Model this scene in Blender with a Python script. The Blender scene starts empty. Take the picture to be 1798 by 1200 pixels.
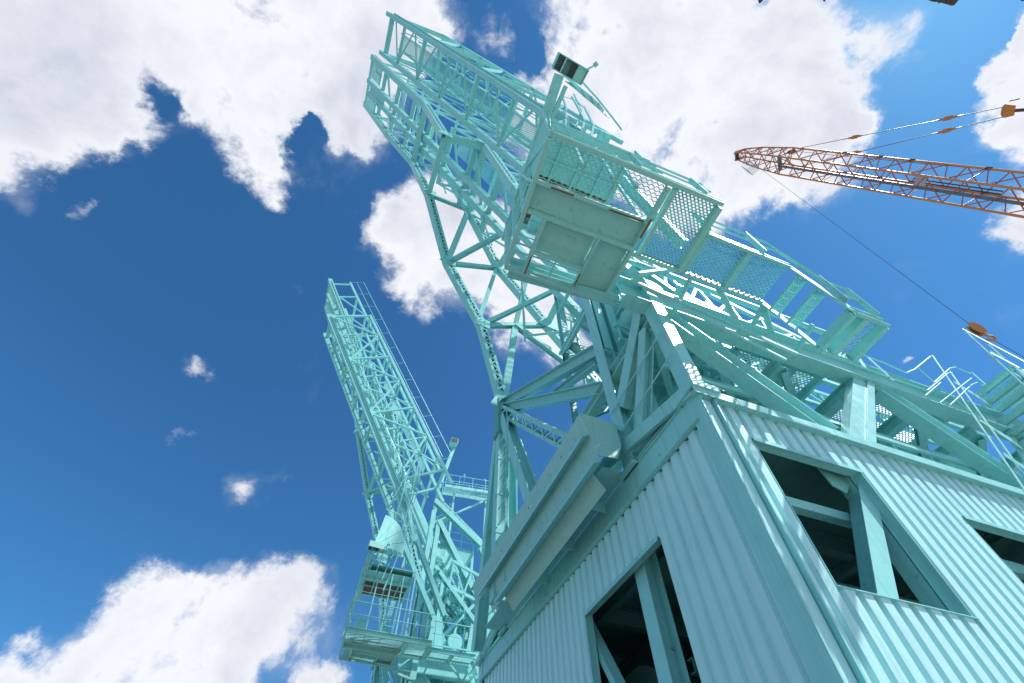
import bpy, math, random
from mathutils import Vector, Matrix
from math import radians, sin, cos, pi
random.seed(7)
sc = bpy.context.scene
# ------------------------------------------------------------------ camera
# calibrated from the vanishing points of the photograph (rows: camera right, down, forward in world axes)
RC = ((0.93582848, -0.35244687, 0.00250202), (0.29217553, 0.77178464, -0.56478485), (0.19712563, 0.52927278, 0.8252344))
FPX = 810.058
cam_d = bpy.data.cameras.new('camera'); cam = bpy.data.objects.new('camera', cam_d); sc.collection.objects.link(cam)
xr, yd, zf = (Vector(r).normalized() for r in RC)
m3 = Matrix((xr, -yd, -zf)).transposed()
cam.matrix_world = m3.to_4x4()
cam_d.sensor_width = 36; cam_d.lens = 36 * FPX / 1798; cam_d.clip_start = 0.05; cam_d.clip_end = 3000
sc.camera = cam
# ------------------------------------------------------------------ light and exposure
SUN_DIR = Vector((2.1, -1.08, 3.4)).normalized()           # towards the sun
SUN_EL = math.asin(SUN_DIR.z)
sun_d = bpy.data.lights.new('sun', 'SUN'); sun_d.energy = 5.0; sun_d.angle = radians(0.53); sun_d.color = (1.0, 0.955, 0.89)
sun = bpy.data.objects.new('sun', sun_d); sc.collection.objects.link(sun)
sun.rotation_euler = SUN_DIR.to_track_quat('Z', 'Y').to_euler(); sun.location = (20, -30, 60)
sc.view_settings.view_transform = 'Standard'; sc.view_settings.look = 'None'
sc.view_settings.exposure = 0.68; sc.view_settings.gamma = 1.0; sc.view_settings.use_curve_mapping = False
sc.cycles.max_bounces = 6; sc.cycles.diffuse_bounces = 4; sc.cycles.glossy_bounces = 3
sc.cycles.transparent_max_bounces = 4

def ray(u, v):
    a, b = u - 899, v - 600
    return xr * a + yd * b + zf * FPX

# ------------------------------------------------------------------ sky with clouds
W = bpy.data.worlds.new('World'); sc.world = W; W.use_nodes = True
nt = W.node_tree; N = nt.nodes; LK = nt.links; N.clear()
def nd(t, **kw):
    n = N.new(t)
    for k, v in kw.items(): setattr(n, k, v)
    return n
def mth(op, a, b=None, c=None, clamp=False):
    n = nd('ShaderNodeMath', operation=op); n.use_clamp = clamp
    for i, x in enumerate((a, b, c)):
        if x is None: continue
        if isinstance(x, (int, float)): n.inputs[i].default_value = x
        else: LK.new(x, n.inputs[i])
    return n.outputs[0]
geo = nd('ShaderNodeTexCoord'); DIR = geo.outputs['Generated']
sky = nd('ShaderNodeTexSky'); sky.sky_type = 'NISHITA'; sky.sun_disc = False
sky.sun_elevation = SUN_EL; sky.sun_rotation = math.atan2(SUN_DIR.x, SUN_DIR.y)
sky.air_density = 1.0; sky.dust_density = 0.25; sky.ozone_density = 2.2; sky.altitude = 10
# soft cloud cover: a handful of cloud banks (centre direction, size, weight) broken up by fractal noise
BL = [(0.3,-0.035,0.953,90.5,0.93), (-0.413,0.148,0.899,127.4,1.37), (-0.246,0.929,0.278,168.8,1.17), (-0.617,0.292,0.731,198.9,1.28), (0.022,0.387,0.922,56.2,1.09),
(-0.199,-0.013,0.98,115.6,1.11), (0.688,-0.202,0.697,232.7,1.12), (0.495,-0.028,0.869,100.2,0.93), (-0.406,0.882,0.238,546.5,0.88), (0.113,-0.131,0.985,241.3,0.97),
(-0.579,0.146,0.802,210.0,0.87), (-0.106,0.912,0.396,221.2,1.01), (0.371,-0.22,0.902,314.7,1.01), (0.149,0.098,0.984,152.2,0.91), (0.273,0.465,0.842,236.9,0.94),
(0.366,0.16,0.917,306.3,0.89), (-0.242,0.201,0.949,391.2,0.81), (-0.377,0.328,0.866,432.7,0.87), (-0.644,0.384,0.661,968.5,0.87), (-0.12,0.959,0.258,1435.2,0.15),
(0.019,0.252,0.968,284.9,-0.71), (0.608,-0.106,0.787,299.1,-0.39), (0.264,-0.184,0.947,585.3,0.65), (0.774,-0.06,0.631,1843.7,0.81), (-0.656,0.181,0.732,1252.2,0.69),
(-0.073,-0.036,0.997,988.8,-0.61), (0.729,-0.134,0.671,1968.4,0.69), (0.144,0.257,0.956,560.7,-0.63), (-0.352,0.912,0.214,529.9,0.7), (0.031,-0.101,0.994,1048.8,0.67),
(-0.539,0.338,0.772,1358.4,0.52), (-0.345,0.046,0.937,600.0,0.44), (0.465,0.146,0.873,689.8,0.6), (0.096,0.559,0.824,493.5,-0.45), (-0.122,0.248,0.961,664.8,-0.39),
(0.263,0.172,0.949,610.6,0.53), (-0.336,0.395,0.855,1658.3,0.67), (0.491,-0.145,0.859,1253.0,0.54), (-0.581,0.385,0.717,3200.2,0.51), (-0.284,0.884,0.371,2738.1,0.57),
(-0.189,0.117,0.975,851.3,0.55), (-0.07,0.14,0.988,347.8,-0.31), (0.539,-0.2,0.818,3278.8,0.59), (-0.353,0.874,0.334,1621.4,-0.41), (0.558,-0.061,0.828,2299.4,0.5),
(-0.213,0.82,0.531,1768.2,0.51), (0.471,-0.232,0.851,1596.3,-0.41), (-0.219,0.275,0.936,1510.9,0.64), (-0.159,0.326,0.932,1343.5,-0.46), (-0.233,0.548,0.803,2599.5,0.72),
(0.608,-0.295,0.737,578.8,-0.23), (0.538,0.061,0.841,1757.7,0.47), (0.063,-0.039,0.997,1873.7,0.49), (-0.124,0.868,0.481,1756.7,-0.43), (-0.071,0.945,0.318,2408.3,-0.55),
(0.637,-0.237,0.734,4557.1,0.53), (-0.437,0.368,0.821,1000.4,-0.31), (-0.539,0.256,0.802,3066.5,0.33), (-0.422,0.149,0.894,1227.5,-0.5), (-0.251,0.928,0.277,1613.9,-0.32),
(0.625,0.065,0.778,456.4,-0.19), (0.17,0.429,0.887,496.2,0.39), (-0.111,0.407,0.907,1212.5,0.46), (0.237,0.292,0.927,538.7,-0.3), (-0.022,0.053,0.998,3188.6,0.54),
(-0.221,0.469,0.855,309.2,-0.14), (-0.377,0.896,0.233,4882.8,-0.51), (0.62,-0.198,0.76,1816.2,-0.35), (0.031,0.949,0.315,2234.1,0.36), (0.248,0.556,0.793,1019.4,-0.34),
(-0.457,0.284,0.843,4491.8,0.51), (-0.059,0.489,0.87,1125.3,0.49), (-0.037,0.569,0.822,254.2,-0.19), (-0.605,0.285,0.744,1805.9,-0.45), (0.193,-0.159,0.968,1138.2,0.33),
(-0.204,0.897,0.392,2326.4,0.4), (-0.147,0.958,0.248,341.2,0.6), (-0.186,0.939,0.289,1422.2,-0.42), (0.667,-0.119,0.735,3284.0,-0.39), (0.439,-0.179,0.88,2732.2,0.3),
(-0.5,0.279,0.82,2647.8,-0.37), (0.748,-0.095,0.656,3886.3,-0.3), (-0.38,0.108,0.919,1195.8,-0.29), (-0.428,0.862,0.27,4811.8,0.48), (-0.42,0.852,0.313,1978.7,-0.22),
(0.066,0.153,0.986,2594.5,0.41), (0.12,-0.021,0.993,1761.6,0.34), (-0.634,0.21,0.745,2236.7,-0.3), (-0.327,0.35,0.878,3214.2,0.44), (-0.239,0.867,0.437,1052.0,-0.2),
(0.541,0.172,0.823,719.7,-0.19), (0.331,0.472,0.817,2004.6,0.42), (0.241,0.387,0.89,2020.6,0.37), (-0.362,0.886,0.289,3924.1,0.29), (-0.218,0.366,0.905,1402.4,-0.27),
(-0.51,0.39,0.766,2516.8,-0.24), (0.489,0.087,0.868,1599.3,0.33), (0.361,0.308,0.88,547.6,-0.18), (-0.302,0.279,0.912,3271.9,-0.41), (0.639,-0.158,0.753,3469.7,-0.32),
(0.71,-0.068,0.701,1527.4,-0.19), (-0.342,0.27,0.9,1849.0,0.3), (-0.031,0.334,0.942,1187.9,0.29), (-0.359,0.67,0.65,1834.3,0.24), (-0.187,0.22,0.957,2950.0,0.36),
(-0.274,0.107,0.956,2044.1,0.25), (0.184,0.18,0.966,1263.4,0.28), (0.555,-0.137,0.82,2785.5,-0.27), (-0.051,0.96,0.275,2659.2,-0.39), (-0.08,0.963,0.257,2880.7,0.38),
(0.538,-0.091,0.838,4613.2,0.34), (-0.336,0.914,0.229,4539.6,-0.35), (0.547,0.009,0.837,1951.8,0.26), (-0.323,0.747,0.581,1896.1,0.21), (0.693,-0.133,0.709,3668.3,0.26),
(-0.536,0.289,0.793,2931.3,0.27), (-0.153,0.511,0.846,1225.1,-0.24), (-0.062,0.867,0.495,1620.5,-0.22), (0.365,-0.203,0.909,2775.3,-0.32), (0.021,0.102,0.995,2862.0,-0.29),
(0.073,0.104,0.992,2771.1,0.29), (-0.592,0.436,0.678,3314.9,0.2), (0.61,-0.004,0.792,2202.6,-0.22), (0.647,-0.195,0.737,4008.9,0.25), (-0.246,0.898,0.365,2624.4,0.24),
(-0.293,0.823,0.486,4100.5,0.25), (-0.138,0.056,0.989,3541.8,0.26), (0.043,0.029,0.999,3187.2,-0.25), (-0.181,0.865,0.467,3683.7,-0.25), (-0.162,0.809,0.565,3025.5,0.24)]  # direction x, y, z, sharpness, weight
w0 = nd('ShaderNodeTexNoise'); w0.inputs['Scale'].default_value = 8.0; w0.inputs['Detail'].default_value = 9; w0.inputs['Roughness'].default_value = .62; LK.new(DIR, w0.inputs['Vector'])
w1 = nd('ShaderNodeVectorMath', operation='SUBTRACT'); LK.new(w0.outputs['Color'], w1.inputs[0]); w1.inputs[1].default_value = (.5,) * 3
w2 = nd('ShaderNodeVectorMath', operation='MULTIPLY_ADD'); LK.new(w1.outputs[0], w2.inputs[0]); w2.inputs[1].default_value = (.15,) * 3; LK.new(DIR, w2.inputs[2])
w3 = nd('ShaderNodeVectorMath', operation='NORMALIZE'); LK.new(w2.outputs[0], w3.inputs[0]); WD = w3.outputs[0]
for u_, v_, r_, w_ in ((10, 0, 110, .9), (80, 20, 70, .6), (0, 60, 60, .5), (552, 262, 26, -.8), (560, 235, 20, -.5), (150, 372, 22, .45), (345, 652, 24, .25), (335, 768, 24, .25), (1600, 626, 12, .5)):
    d_ = ray(u_, v_).normalized(); an = r_ / FPX * d_.dot(zf) ** 1.5; BL.append((d_.x, d_.y, d_.z, 2 / an ** 2, w_))
tot = None
for x_, y_, z_, k_, w_ in BL:
    dp = nd('ShaderNodeVectorMath', operation='DOT_PRODUCT'); LK.new(WD, dp.inputs[0]); dp.inputs[1].default_value = (x_, y_, z_)
    e = mth('EXPONENT', mth('MULTIPLY_ADD', dp.outputs['Value'], k_, -k_))
    tot = mth('MULTIPLY', e, w_) if tot is None else mth('MULTIPLY_ADD', e, w_, tot)
# beyond the picture the same broken cloud goes on
vd = nd('ShaderNodeVectorMath', operation='DOT_PRODUCT'); LK.new(DIR, vd.inputs[0]); vd.inputs[1].default_value = zf
outm = nd('ShaderNodeMapRange'); LK.new(vd.outputs['Value'], outm.inputs[0]); outm.inputs[1].default_value = .62; outm.inputs[2].default_value = .42
wide = nd('ShaderNodeTexNoise'); wide.inputs['Scale'].default_value = 1.7; wide.inputs['Detail'].default_value = 3; LK.new(DIR, wide.inputs['Vector'])
wv = mth('MULTIPLY', mth('MULTIPLY_ADD', wide.outputs[0], 4.0, -1.6, clamp=True), outm.outputs[0])
tot = mth('MAXIMUM', tot, wv)
tot = mth('MINIMUM', mth('MAXIMUM', tot, 0.0), 1.15)
wn = nd('ShaderNodeTexNoise'); wn.inputs['Scale'].default_value = 3.0; wn.inputs['Detail'].default_value = 4; LK.new(DIR, wn.inputs['Vector'])
wsub = nd('ShaderNodeVectorMath', operation='MULTIPLY_ADD'); LK.new(wn.outputs['Color'], wsub.inputs[0]); wsub.inputs[1].default_value = (.16,) * 3; LK.new(DIR, wsub.inputs[2])
def noise(scale, detail, rough, src):
    n = nd('ShaderNodeTexNoise'); n.inputs['Scale'].default_value = scale; n.inputs['Detail'].default_value = detail; n.inputs['Roughness'].default_value = rough; LK.new(src, n.inputs['Vector']); return n.outputs[0]
nA = noise(4.2, 12, .60, wsub.outputs[0]); nB = noise(13.0, 10, .66, wsub.outputs[0])
nz = mth('ADD', mth('MULTIPLY_ADD', nA, 3.6, -1.8), mth('MULTIPLY_ADD', nB, 4.2, -2.1))
dens = mth('ADD', nz, mth('MULTIPLY_ADD', tot, 2.3, -1.0))
mask0 = nd('ShaderNodeMapRange', interpolation_type='SMOOTHSTEP'); LK.new(dens, mask0.inputs[0]); mask0.inputs[1].default_value = -.5; mask0.inputs[2].default_value = .95
class _M: pass
veil = nd('ShaderNodeMapRange', interpolation_type='SMOOTHSTEP'); LK.new(mth('MULTIPLY_ADD', nA, 2.6, mth('MULTIPLY_ADD', tot, 1.6, -1.55)), veil.inputs[0]); veil.inputs[1].default_value = 0; veil.inputs[2].default_value = 1.1; veil.inputs[4].default_value = .36
mask = _M(); mask.outputs = [mth('MAXIMUM', veil.outputs[0], mth('MULTIPLY', mask0.outputs[0], mth('MULTIPLY_ADD', tot, 3.5, -.2, clamp=True)))]
n2 = nd('ShaderNodeTexNoise'); n2.inputs['Scale'].default_value = 4.2; n2.inputs['Detail'].default_value = 7; n2.inputs['Roughness'].default_value = .5; LK.new(wsub.outputs[0], n2.inputs['Vector'])
shade = mth('MULTIPLY_ADD', n2.outputs[0], 1.9, mth('MULTIPLY_ADD', dens, .30, -1.12), clamp=True)
ccol = nd('ShaderNodeMixRGB'); LK.new(shade, ccol.inputs[0])
ccol.inputs[1].default_value = (8.3, 8.5, 9.0, 1); ccol.inputs[2].default_value = (5.5, 5.8, 6.9, 1)
tint = nd('ShaderNodeMixRGB', blend_type='MULTIPLY'); tint.inputs[0].default_value = 1; LK.new(sky.outputs[0], tint.inputs[1]); tint.inputs[2].default_value = (.38, .93, 1.27, 1)
cm = nd('ShaderNodeMixRGB'); LK.new(mask.outputs[0], cm.inputs[0]); LK.new(tint.outputs[0], cm.inputs[1]); LK.new(ccol.outputs[0], cm.inputs[2])
bg = nd('ShaderNodeBackground'); LK.new(cm.outputs[0], bg.inputs[0]); bg.inputs[1].default_value = 0.070
wo = nd('ShaderNodeOutputWorld'); LK.new(bg.outputs[0], wo.inputs[0])

# ------------------------------------------------------------------ materials
def mat(name, col, rough=.45, metal=0., var=.10, rust=0., rust_col=(.20, .075, .03), bump=.0, scale=3.0, spec=.5, specks=0., streak=0.):
    m = bpy.data.materials.new(name); m.use_nodes = True
    t = m.node_tree; n = t.nodes; l = t.links; b = n['Principled BSDF']
    b.inputs['Roughness'].default_value = rough; b.inputs['Metallic'].default_value = metal; b.inputs['Specular IOR Level'].default_value = spec
    g = n.new('ShaderNodeNewGeometry')
    no = n.new('ShaderNodeTexNoise'); no.inputs['Scale'].default_value = scale; no.inputs['Detail'].default_value = 6; no.inputs['Roughness'].default_value = .65
    l.new(g.outputs['Position'], no.inputs['Vector'])
    mx = n.new('ShaderNodeMixRGB'); l.new(no.outputs[0], mx.inputs[0])
    mx.inputs[1].default_value = tuple(c * (1 - var) for c in col) + (1,); mx.inputs[2].default_value = tuple(min(1, c * (1 + var)) for c in col) + (1,)
    out = mx.outputs[0]
    def layer(out, sc_, lo, hi, c2, amt, det=8):
        q = n.new('ShaderNodeTexNoise'); q.inputs['Scale'].default_value = sc_; q.inputs['Detail'].default_value = det; q.inputs['Roughness'].default_value = .72
        l.new(g.outputs['Position'], q.inputs['Vector'])
        r = n.new('ShaderNodeMapRange'); l.new(q.outputs[0], r.inputs[0]); r.inputs[1].default_value = lo; r.inputs[2].default_value = hi; r.inputs[4].default_value = amt
        x = n.new('ShaderNodeMixRGB'); l.new(r.outputs[0], x.inputs[0]); l.new(out, x.inputs[1]); x.inputs[2].default_value = c2 + (1,)
        return x.outputs[0]
    if rust > 0: out = layer(out, 5.5, .66 - rust, .74 - rust * .6, rust_col, .9)
    if specks > 0: out = layer(out, 40.0, .74 - specks * .1, .78 - specks * .1, (.07, .10, .09), .8, 2)
    if streak > 0:
        mp = n.new('ShaderNodeMapping'); mp.inputs['Scale'].default_value = (9, 9, .45); l.new(g.outputs['Position'], mp.inputs['Vector'])
        sn = n.new('ShaderNodeTexNoise'); sn.inputs['Scale'].default_value = 1.0; sn.inputs['Detail'].default_value = 5; sn.inputs['Roughness'].default_value = .7; l.new(mp.outputs[0], sn.inputs['Vector'])
        sr = n.new('ShaderNodeMapRange'); l.new(sn.outputs[0], sr.inputs[0]); sr.inputs[1].default_value = .50; sr.inputs[2].default_value = .80; sr.inputs[4].default_value = streak
        sx = n.new('ShaderNodeMixRGB'); l.new(sr.outputs[0], sx.inputs[0]); l.new(out, sx.inputs[1]); sx.inputs[2].default_value = (.16, .24, .21, 1); out = sx.outputs[0]
    l.new(out, b.inputs['Base Color'])
    rr = n.new('ShaderNodeMapRange'); l.new(no.outputs[0], rr.inputs[0]); rr.inputs[1].default_value = .3; rr.inputs[2].default_value = .7
    rr.inputs[3].default_value = max(.05, rough - .1); rr.inputs[4].default_value = min(1, rough + .12); l.new(rr.outputs[0], b.inputs['Roughness'])
    if bump > 0:
        bn = n.new('ShaderNodeBump'); bn.inputs['Strength'].default_value = bump; bn.inputs['Distance'].default_value = .02
        nb = n.new('ShaderNodeTexNoise'); nb.inputs['Scale'].default_value = 1.6; nb.inputs['Detail'].default_value = 3; l.new(g.outputs['Position'], nb.inputs['Vector'])
        l.new(nb.outputs[0], bn.inputs['Height']); l.new(bn.outputs[0], b.inputs['Normal'])
    return m
TQ = (.245, .63, .635)
M = {
 'paint': mat('turquoise_paint', TQ, .40, var=.10, bump=.3, specks=.35, rust=.025, rust_col=(.20, .13, .06), streak=.45),
 'clad': mat('turquoise_cladding', (.42, .76, .785), .36, var=.06, bump=.6, scale=1.2, specks=.3, streak=.35),
 'worn': mat('worn_turquoise_paint', (.28, .62, .59), .5, var=.08, rust=.05, rust_col=(.22, .12, .05), bump=.2, scale=6, specks=.4, streak=.2),
 'aged': mat('weathered_turquoise_paint', (.27, .57, .545), .55, var=.12, bump=.5, scale=4, specks=.8, streak=.3),
 'wood': mat('brown_plywood', (.13, .075, .045), .8, var=.3, scale=7),
 'inner': mat('grimy_inner_paint_with_shade', (.11, .30, .30), .6, var=.3, specks=.5, streak=.5),  # grimy paint, base colour also darkened to paint in the indoor shade
 'rust': mat('rust_bloom', (.17, .085, .035), .85, var=.5, scale=14),
 'dark': mat('dark_metal', (.03, .035, .035), .6),
 'orange': mat('orange_boom_paint', (.60, .22, .06), .45, var=.12, scale=2),
 'redbar': mat('red_brown_bar_paint', (.38, .10, .04), .5, var=.12, scale=2),
 'hook': mat('orange_hook_paint', (.55, .20, .04), .5, var=.3, rust=.06, scale=5),
 'wire': mat('steel_rope', (.09, .10, .11), .5, metal=.5),
 'galv': mat('galvanised_steel', (.45, .47, .49), .45, metal=.6),
 'grey': mat('dark_grey_pipe', (.13, .14, .15), .5),
 'rustdark': mat('dark_rusty_steel', (.07, .045, .04), .7, var=.4, rust=.1),
 'ground': mat('concrete_paving', (.22, .22, .205), .85, var=.12, scale=.4),
}
# ------------------------------------------------------------------ mesh helpers
class MB:
    def __init__(s): s.v = []; s.f = []
    def add(s, vs, fs):
        o = len(s.v); s.v += [tuple(x) for x in vs]; s.f += [tuple(i + o for i in f) for f in fs]; return s
    def frame(s, p, q, up=(0, 0, 1)):
        p, q = Vector(p), Vector(q); t = (q - p).normalized(); up = Vector(up)
        if abs(t.dot(up.normalized())) > .985: up = Vector((1, 0, 0)) if abs(t.x) < .9 else Vector((0, 1, 0))
        b = t.cross(up).normalized(); n = b.cross(t).normalized()
        return p, q, t, b, n
    def rect(s, p, q, w, h, up=(0, 0, 1), ox=0, oy=0):      # solid bar of section w x h, centre shifted ox across, oy along 'up'
        p, q, t, b, n = s.frame(p, q, up); vs = []
        for c in (p, q):
            for i, j in ((-1, -1), (1, -1), (1, 1), (-1, 1)): vs.append(c + b * (ox + i * w / 2) + n * (oy + j * h / 2))
        return s.add(vs, [(3, 2, 1, 0), (4, 5, 6, 7), (0, 1, 5, 4), (1, 2, 6, 5), (2, 3, 7, 6), (3, 0, 4, 7)])
    def ibeam(s, p, q, w, h, up=(0, 0, 1), tf=.025, tw=.018):
        s.rect(p, q, w, tf, up, 0, h / 2 - tf / 2); s.rect(p, q, w, tf, up, 0, -h / 2 + tf / 2); return s.rect(p, q, tw, h - 2 * tf - .004, up)
    def chan(s, p, q, w, h, up=(0, 0, 1), t=.018, side=1):
        s.rect(p, q, t, h, up, side * (w / 2 - t / 2), 0)
        s.rect(p, q, w - t - .002, t, up, -side * t / 2 - side * .001, h / 2 - t / 2); return s.rect(p, q, w - t - .002, t, up, -side * t / 2 - side * .001, -h / 2 + t / 2)
    def angle(s, p, q, w, up=(0, 0, 1), t=.012, sx=1, sy=1):
        s.rect(p, q, t, w, up, sx * (w / 2 - t / 2), 0); return s.rect(p, q, w - t - .001, t, up, -sx * (t / 2), sy * (w / 2 - t / 2))
    def laced(s, p, q, w, h, up=(0, 0, 1), pitch=.42):      # two channels laced together with zigzag flats
        s.rect(p, q, .02, h, up, w / 2 - .01); s.rect(p, q, .02, h, up, -w / 2 + .01)
        s.rect(p, q, .09, .016, up, w / 2 - .066, h / 2 - .008); s.rect(p, q, .09, .016, up, -w / 2 + .066, h / 2 - .008)
        s.rect(p, q, .09, .016, up, w / 2 - .066, -h / 2 + .008); s.rect(p, q, .09, .016, up, -w / 2 + .066, -h / 2 + .008)
        p, q, t, b, n = s.frame(p, q, up); L = (q - p).length; k = max(2, int(L / pitch)); e = min(.35, L * .1)
        for sg in (-1, 1):
            zc = n * (sg * (h / 2 + .004))
            s.rect(p + zc, p + t * e + zc, w, .012, n); s.rect(q - t * e + zc, q + zc, w, .012, n)
            for i in range(k):
                a = p + t * (e + (L - 2 * e) * i / k) + b * ((w / 2 - .06) * (1 if i % 2 else -1)) + zc
                c = p + t * (e + (L - 2 * e) * (i + 1) / k) + b * ((w / 2 - .06) * (-1 if i % 2 else 1)) + zc
                s.rect(a, c, .055, .01, n)
        return s
    def tube(s, p, q, r, seg=8):
        p, q, t, b, n = s.frame(p, q); vs = []
        for c in (p, q):
            for k in range(seg): a = 2 * pi * k / seg; vs.append(c + b * cos(a) * r + n * sin(a) * r)
        fs = [(k, (k + 1) % seg, seg + (k + 1) % seg, seg + k) for k in range(seg)]
        return s.add(vs, fs + [tuple(range(seg))[::-1], tuple(range(seg, 2 * seg))])
    def path(s, pts, r, seg=8):
        pts = [Vector(p) for p in pts]
        for a, b in zip(pts, pts[1:]): s.tube(a, b, r, seg)
        for p in pts[1:-1]: s.ball(p, r * 1.02)
        return s
    def ball(s, c, r):
        vs = []; fs = []; c = Vector(c)
        for i in range(1, 4):
            for k in range(6):
                a = 2 * pi * k / 6; e = pi * i / 4; vs.append(c + Vector((cos(a) * sin(e), sin(a) * sin(e), cos(e))) * r)
        vs += [c + Vector((0, 0, r)), c - Vector((0, 0, r))]
        for i in range(2):
            for k in range(6): fs.append((i * 6 + k, (i + 1) * 6 + k, (i + 1) * 6 + (k + 1) % 6, i * 6 + (k + 1) % 6))
        for k in range(6): fs += [(18, k, (k + 1) % 6), (19, 12 + (k + 1) % 6, 12 + k)]
        return s.add(vs, fs)
    def prism(s, poly, vec):                                 # polygon swept along vec
        n = len(poly); vec = Vector(vec); vs = [Vector(p) for p in poly] + [Vector(p) + vec for p in poly]
        return s.add(vs, [tuple(range(n))[::-1], tuple(range(n, 2 * n))] + [(i, (i + 1) % n, n + (i + 1) % n, n + i) for i in range(n)])
    def plate(s, a, b, c, d, t=.012):
        a, b, c, d = (Vector(x) for x in (a, b, c, d)); nrm = (b - a).cross(d - a).normalized() * t
        return s.prism([a, b, c, d], nrm)
    def box(s, x0, x1, y0, y1, z0, z1):
        return s.prism([(x0, y0, z0), (x1, y0, z0), (x1, y1, z0), (x0, y1, z0)], (0, 0, z1 - z0))
    def bolt(s, c, n, r=.022, h=.02):
        c = Vector(c); n = Vector(n).normalized(); return s.tube(c, c + n * h, r, 6)
    def mesh(s, o, ax, ay, lx, ly, cx, cy, w=.014, tilt=.5, th=.003):   # expanded metal: o corner, ax/ay unit axes, size lx x ly, cell cx x cy
        o, ax, ay = Vector(o), Vector(ax), Vector(ay); up = ax.cross(ay)
        nx = max(1, int(lx / cx)); ny = max(1, int(ly / cy)); cx = lx / nx; cy = ly / ny
        tv = (up * cos(tilt) + ay * sin(tilt)).normalized()
        for j in range(ny + 1):
            for i in range(nx * 2):
                # strand zigzag rows with flat bonds: hexagonal look
                ph = (i + j) % 2
                x0 = i * cx / 2; x1 = x0 + cx / 2
                y0 = j * cy + (cy * .5 if ph else 0) - cy * .25; y1 = j * cy + (0 if ph else cy * .5) - cy * .25
                y0 = min(max(y0, 0), ly); y1 = min(max(y1, 0), ly)
                s.ribbon(o + ax * x0 + ay * y0, o + ax * (x0 + cx * .13) + ay * y0, w, tv, th)
                s.ribbon(o + ax * (x0 + cx * .13) + ay * y0, o + ax * (x1) + ay * y1, w, tv, th)
        return s
    def ribbon(s, a, b, w, tv, th=.003):                              # thin upright strand
        t = (b - a)
        if t.length < 1e-5: return s
        sd = t.normalized().cross(tv).normalized() * th; h = tv * w / 2
        return s.add([a - h - sd, a - h + sd, a + h + sd, a + h - sd, b - h - sd, b - h + sd, b + h + sd, b + h - sd], [(0, 1, 5, 4), (1, 2, 6, 5), (2, 3, 7, 6), (3, 0, 4, 7)])
    def grate(s, o, ax, ay, lx, ly, pitch=.045, w=.006, h=.03, cross=.3):   # bar grating, bars along ax
        o, ax, ay = Vector(o), Vector(ax), Vector(ay); up = ax.cross(ay)
        k = int(ly / pitch)
        for i in range(k + 1): c = o + ay * (i * ly / k); s.rect(c, c + ax * lx, w, h, up)
        k = max(1, int(lx / cross))
        for i in range(k + 1): c = o + ax * (i * lx / k) + up * .008; s.rect(c, c + ay * ly, .008, .012, up)
        return s
def link(o): sc.collection.objects.link(o); return o
ROOT = [None]
def build(mb, name, m, parent=None, label=None, smooth=False):
    me = bpy.data.meshes.new(name); me.from_pydata(mb.v, [], mb.f); me.update()
    me.materials.append(M[m])
    o = link(bpy.data.objects.new(name, me))
    if parent is not None:
        o.parent = parent
        if parent.parent is None: o.location = -parent.location
    if label: o['label'] = label
    if 'mesh' in name and 'bearer' not in name or name == 'grating': o['kind'] = 'stuff'
    return o
def group_part(name, root):                                  # a part that carries sub-parts
    e = link(bpy.data.objects.new(name, None)); e.parent = root; e.location = -root.location; e.empty_display_size = .3; return e
def thing(name, loc, label, cat, group=None):
    e = link(bpy.data.objects.new(name, None)); e.location = loc; e['label'] = label; e['category'] = cat
    if group: e['group'] = group
    return e
def AX(u, v, x): r = ray(u, v); return r * (x / r.x)
def AY(u, v, y): r = ray(u, v); return r * (y / r.y)
def AZ(u, v, z): r = ray(u, v); return r * (z / r.z)
UX, UY, UZ = Vector((1, 0, 0)), Vector((0, 1, 0)), Vector((0, 0, 1))
# ------------------------------------------------------------------ ground
g = MB().box(-400, 400, -400, 400, -2.1, -1.6); go = build(g, 'ground', 'ground'); go['kind'] = 'structure'

# ================================================================== the near crane
CR = thing('gantry_crane', (10, 8.65, -1.6), 'turquoise gantry crane towering in front, with ribbed machine house and cab platform overhead', 'crane', 'turquoise gantry cranes in a row')
def P(mb, name, m='paint', parent=None, label=None): return build(mb, name, m, parent or CR, label)

# ---- machine house -------------------------------------------------
HX0, HX1, HY0, HY1, HZ0, HZ1 = 4.33, 17.8, 3.42, 13.8, .3, 5.42
PIT = .248; PIL = .2545
house = group_part('machine_house', CR)
def H(mb, name, m='clad', label=None): return build(mb, name, m, house, label)
def ribs(o, ax, out, z0, z1, n, pit=PIT, depth=.055):
    """corrugated sheet: n ribs from o along ax, ribs standing out along 'out'"""
    o, ax, out = Vector(o), Vector(ax), Vector(out); prof = []
    for k in range(n):
        b = k * pit
        prof += [(b + .0, 0), (b + .040, 0), (b + .064, depth), (b + .206, depth), (b + .230, 0)]
    prof.append((n * pit, 0)); mb = MB(); t = .004
    nv = len(prof); vs = []
    for z in (z0, z1):
        for u, d in prof: vs.append(o + ax * u + out * (d - depth) + UZ * z)
        for u, d in prof: vs.append(o + ax * u + out * (d - depth - t) + UZ * z)
    fs = []
    for i in range(nv - 1):
        fs += [(i, i + 1, 2 * nv + i + 1, 2 * nv + i), (nv + i + 1, nv + i, 3 * nv + i, 3 * nv + i + 1), (i, nv + i, nv + i + 1, i + 1), (2 * nv + i, 2 * nv + i + 1, 3 * nv + i + 1, 3 * nv + i)]
    fs += [(0, 2 * nv, 3 * nv, nv), (nv - 1, 2 * nv - 1, 4 * nv - 1, 3 * nv - 1)]
    return mb.add(vs, fs)
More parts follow.
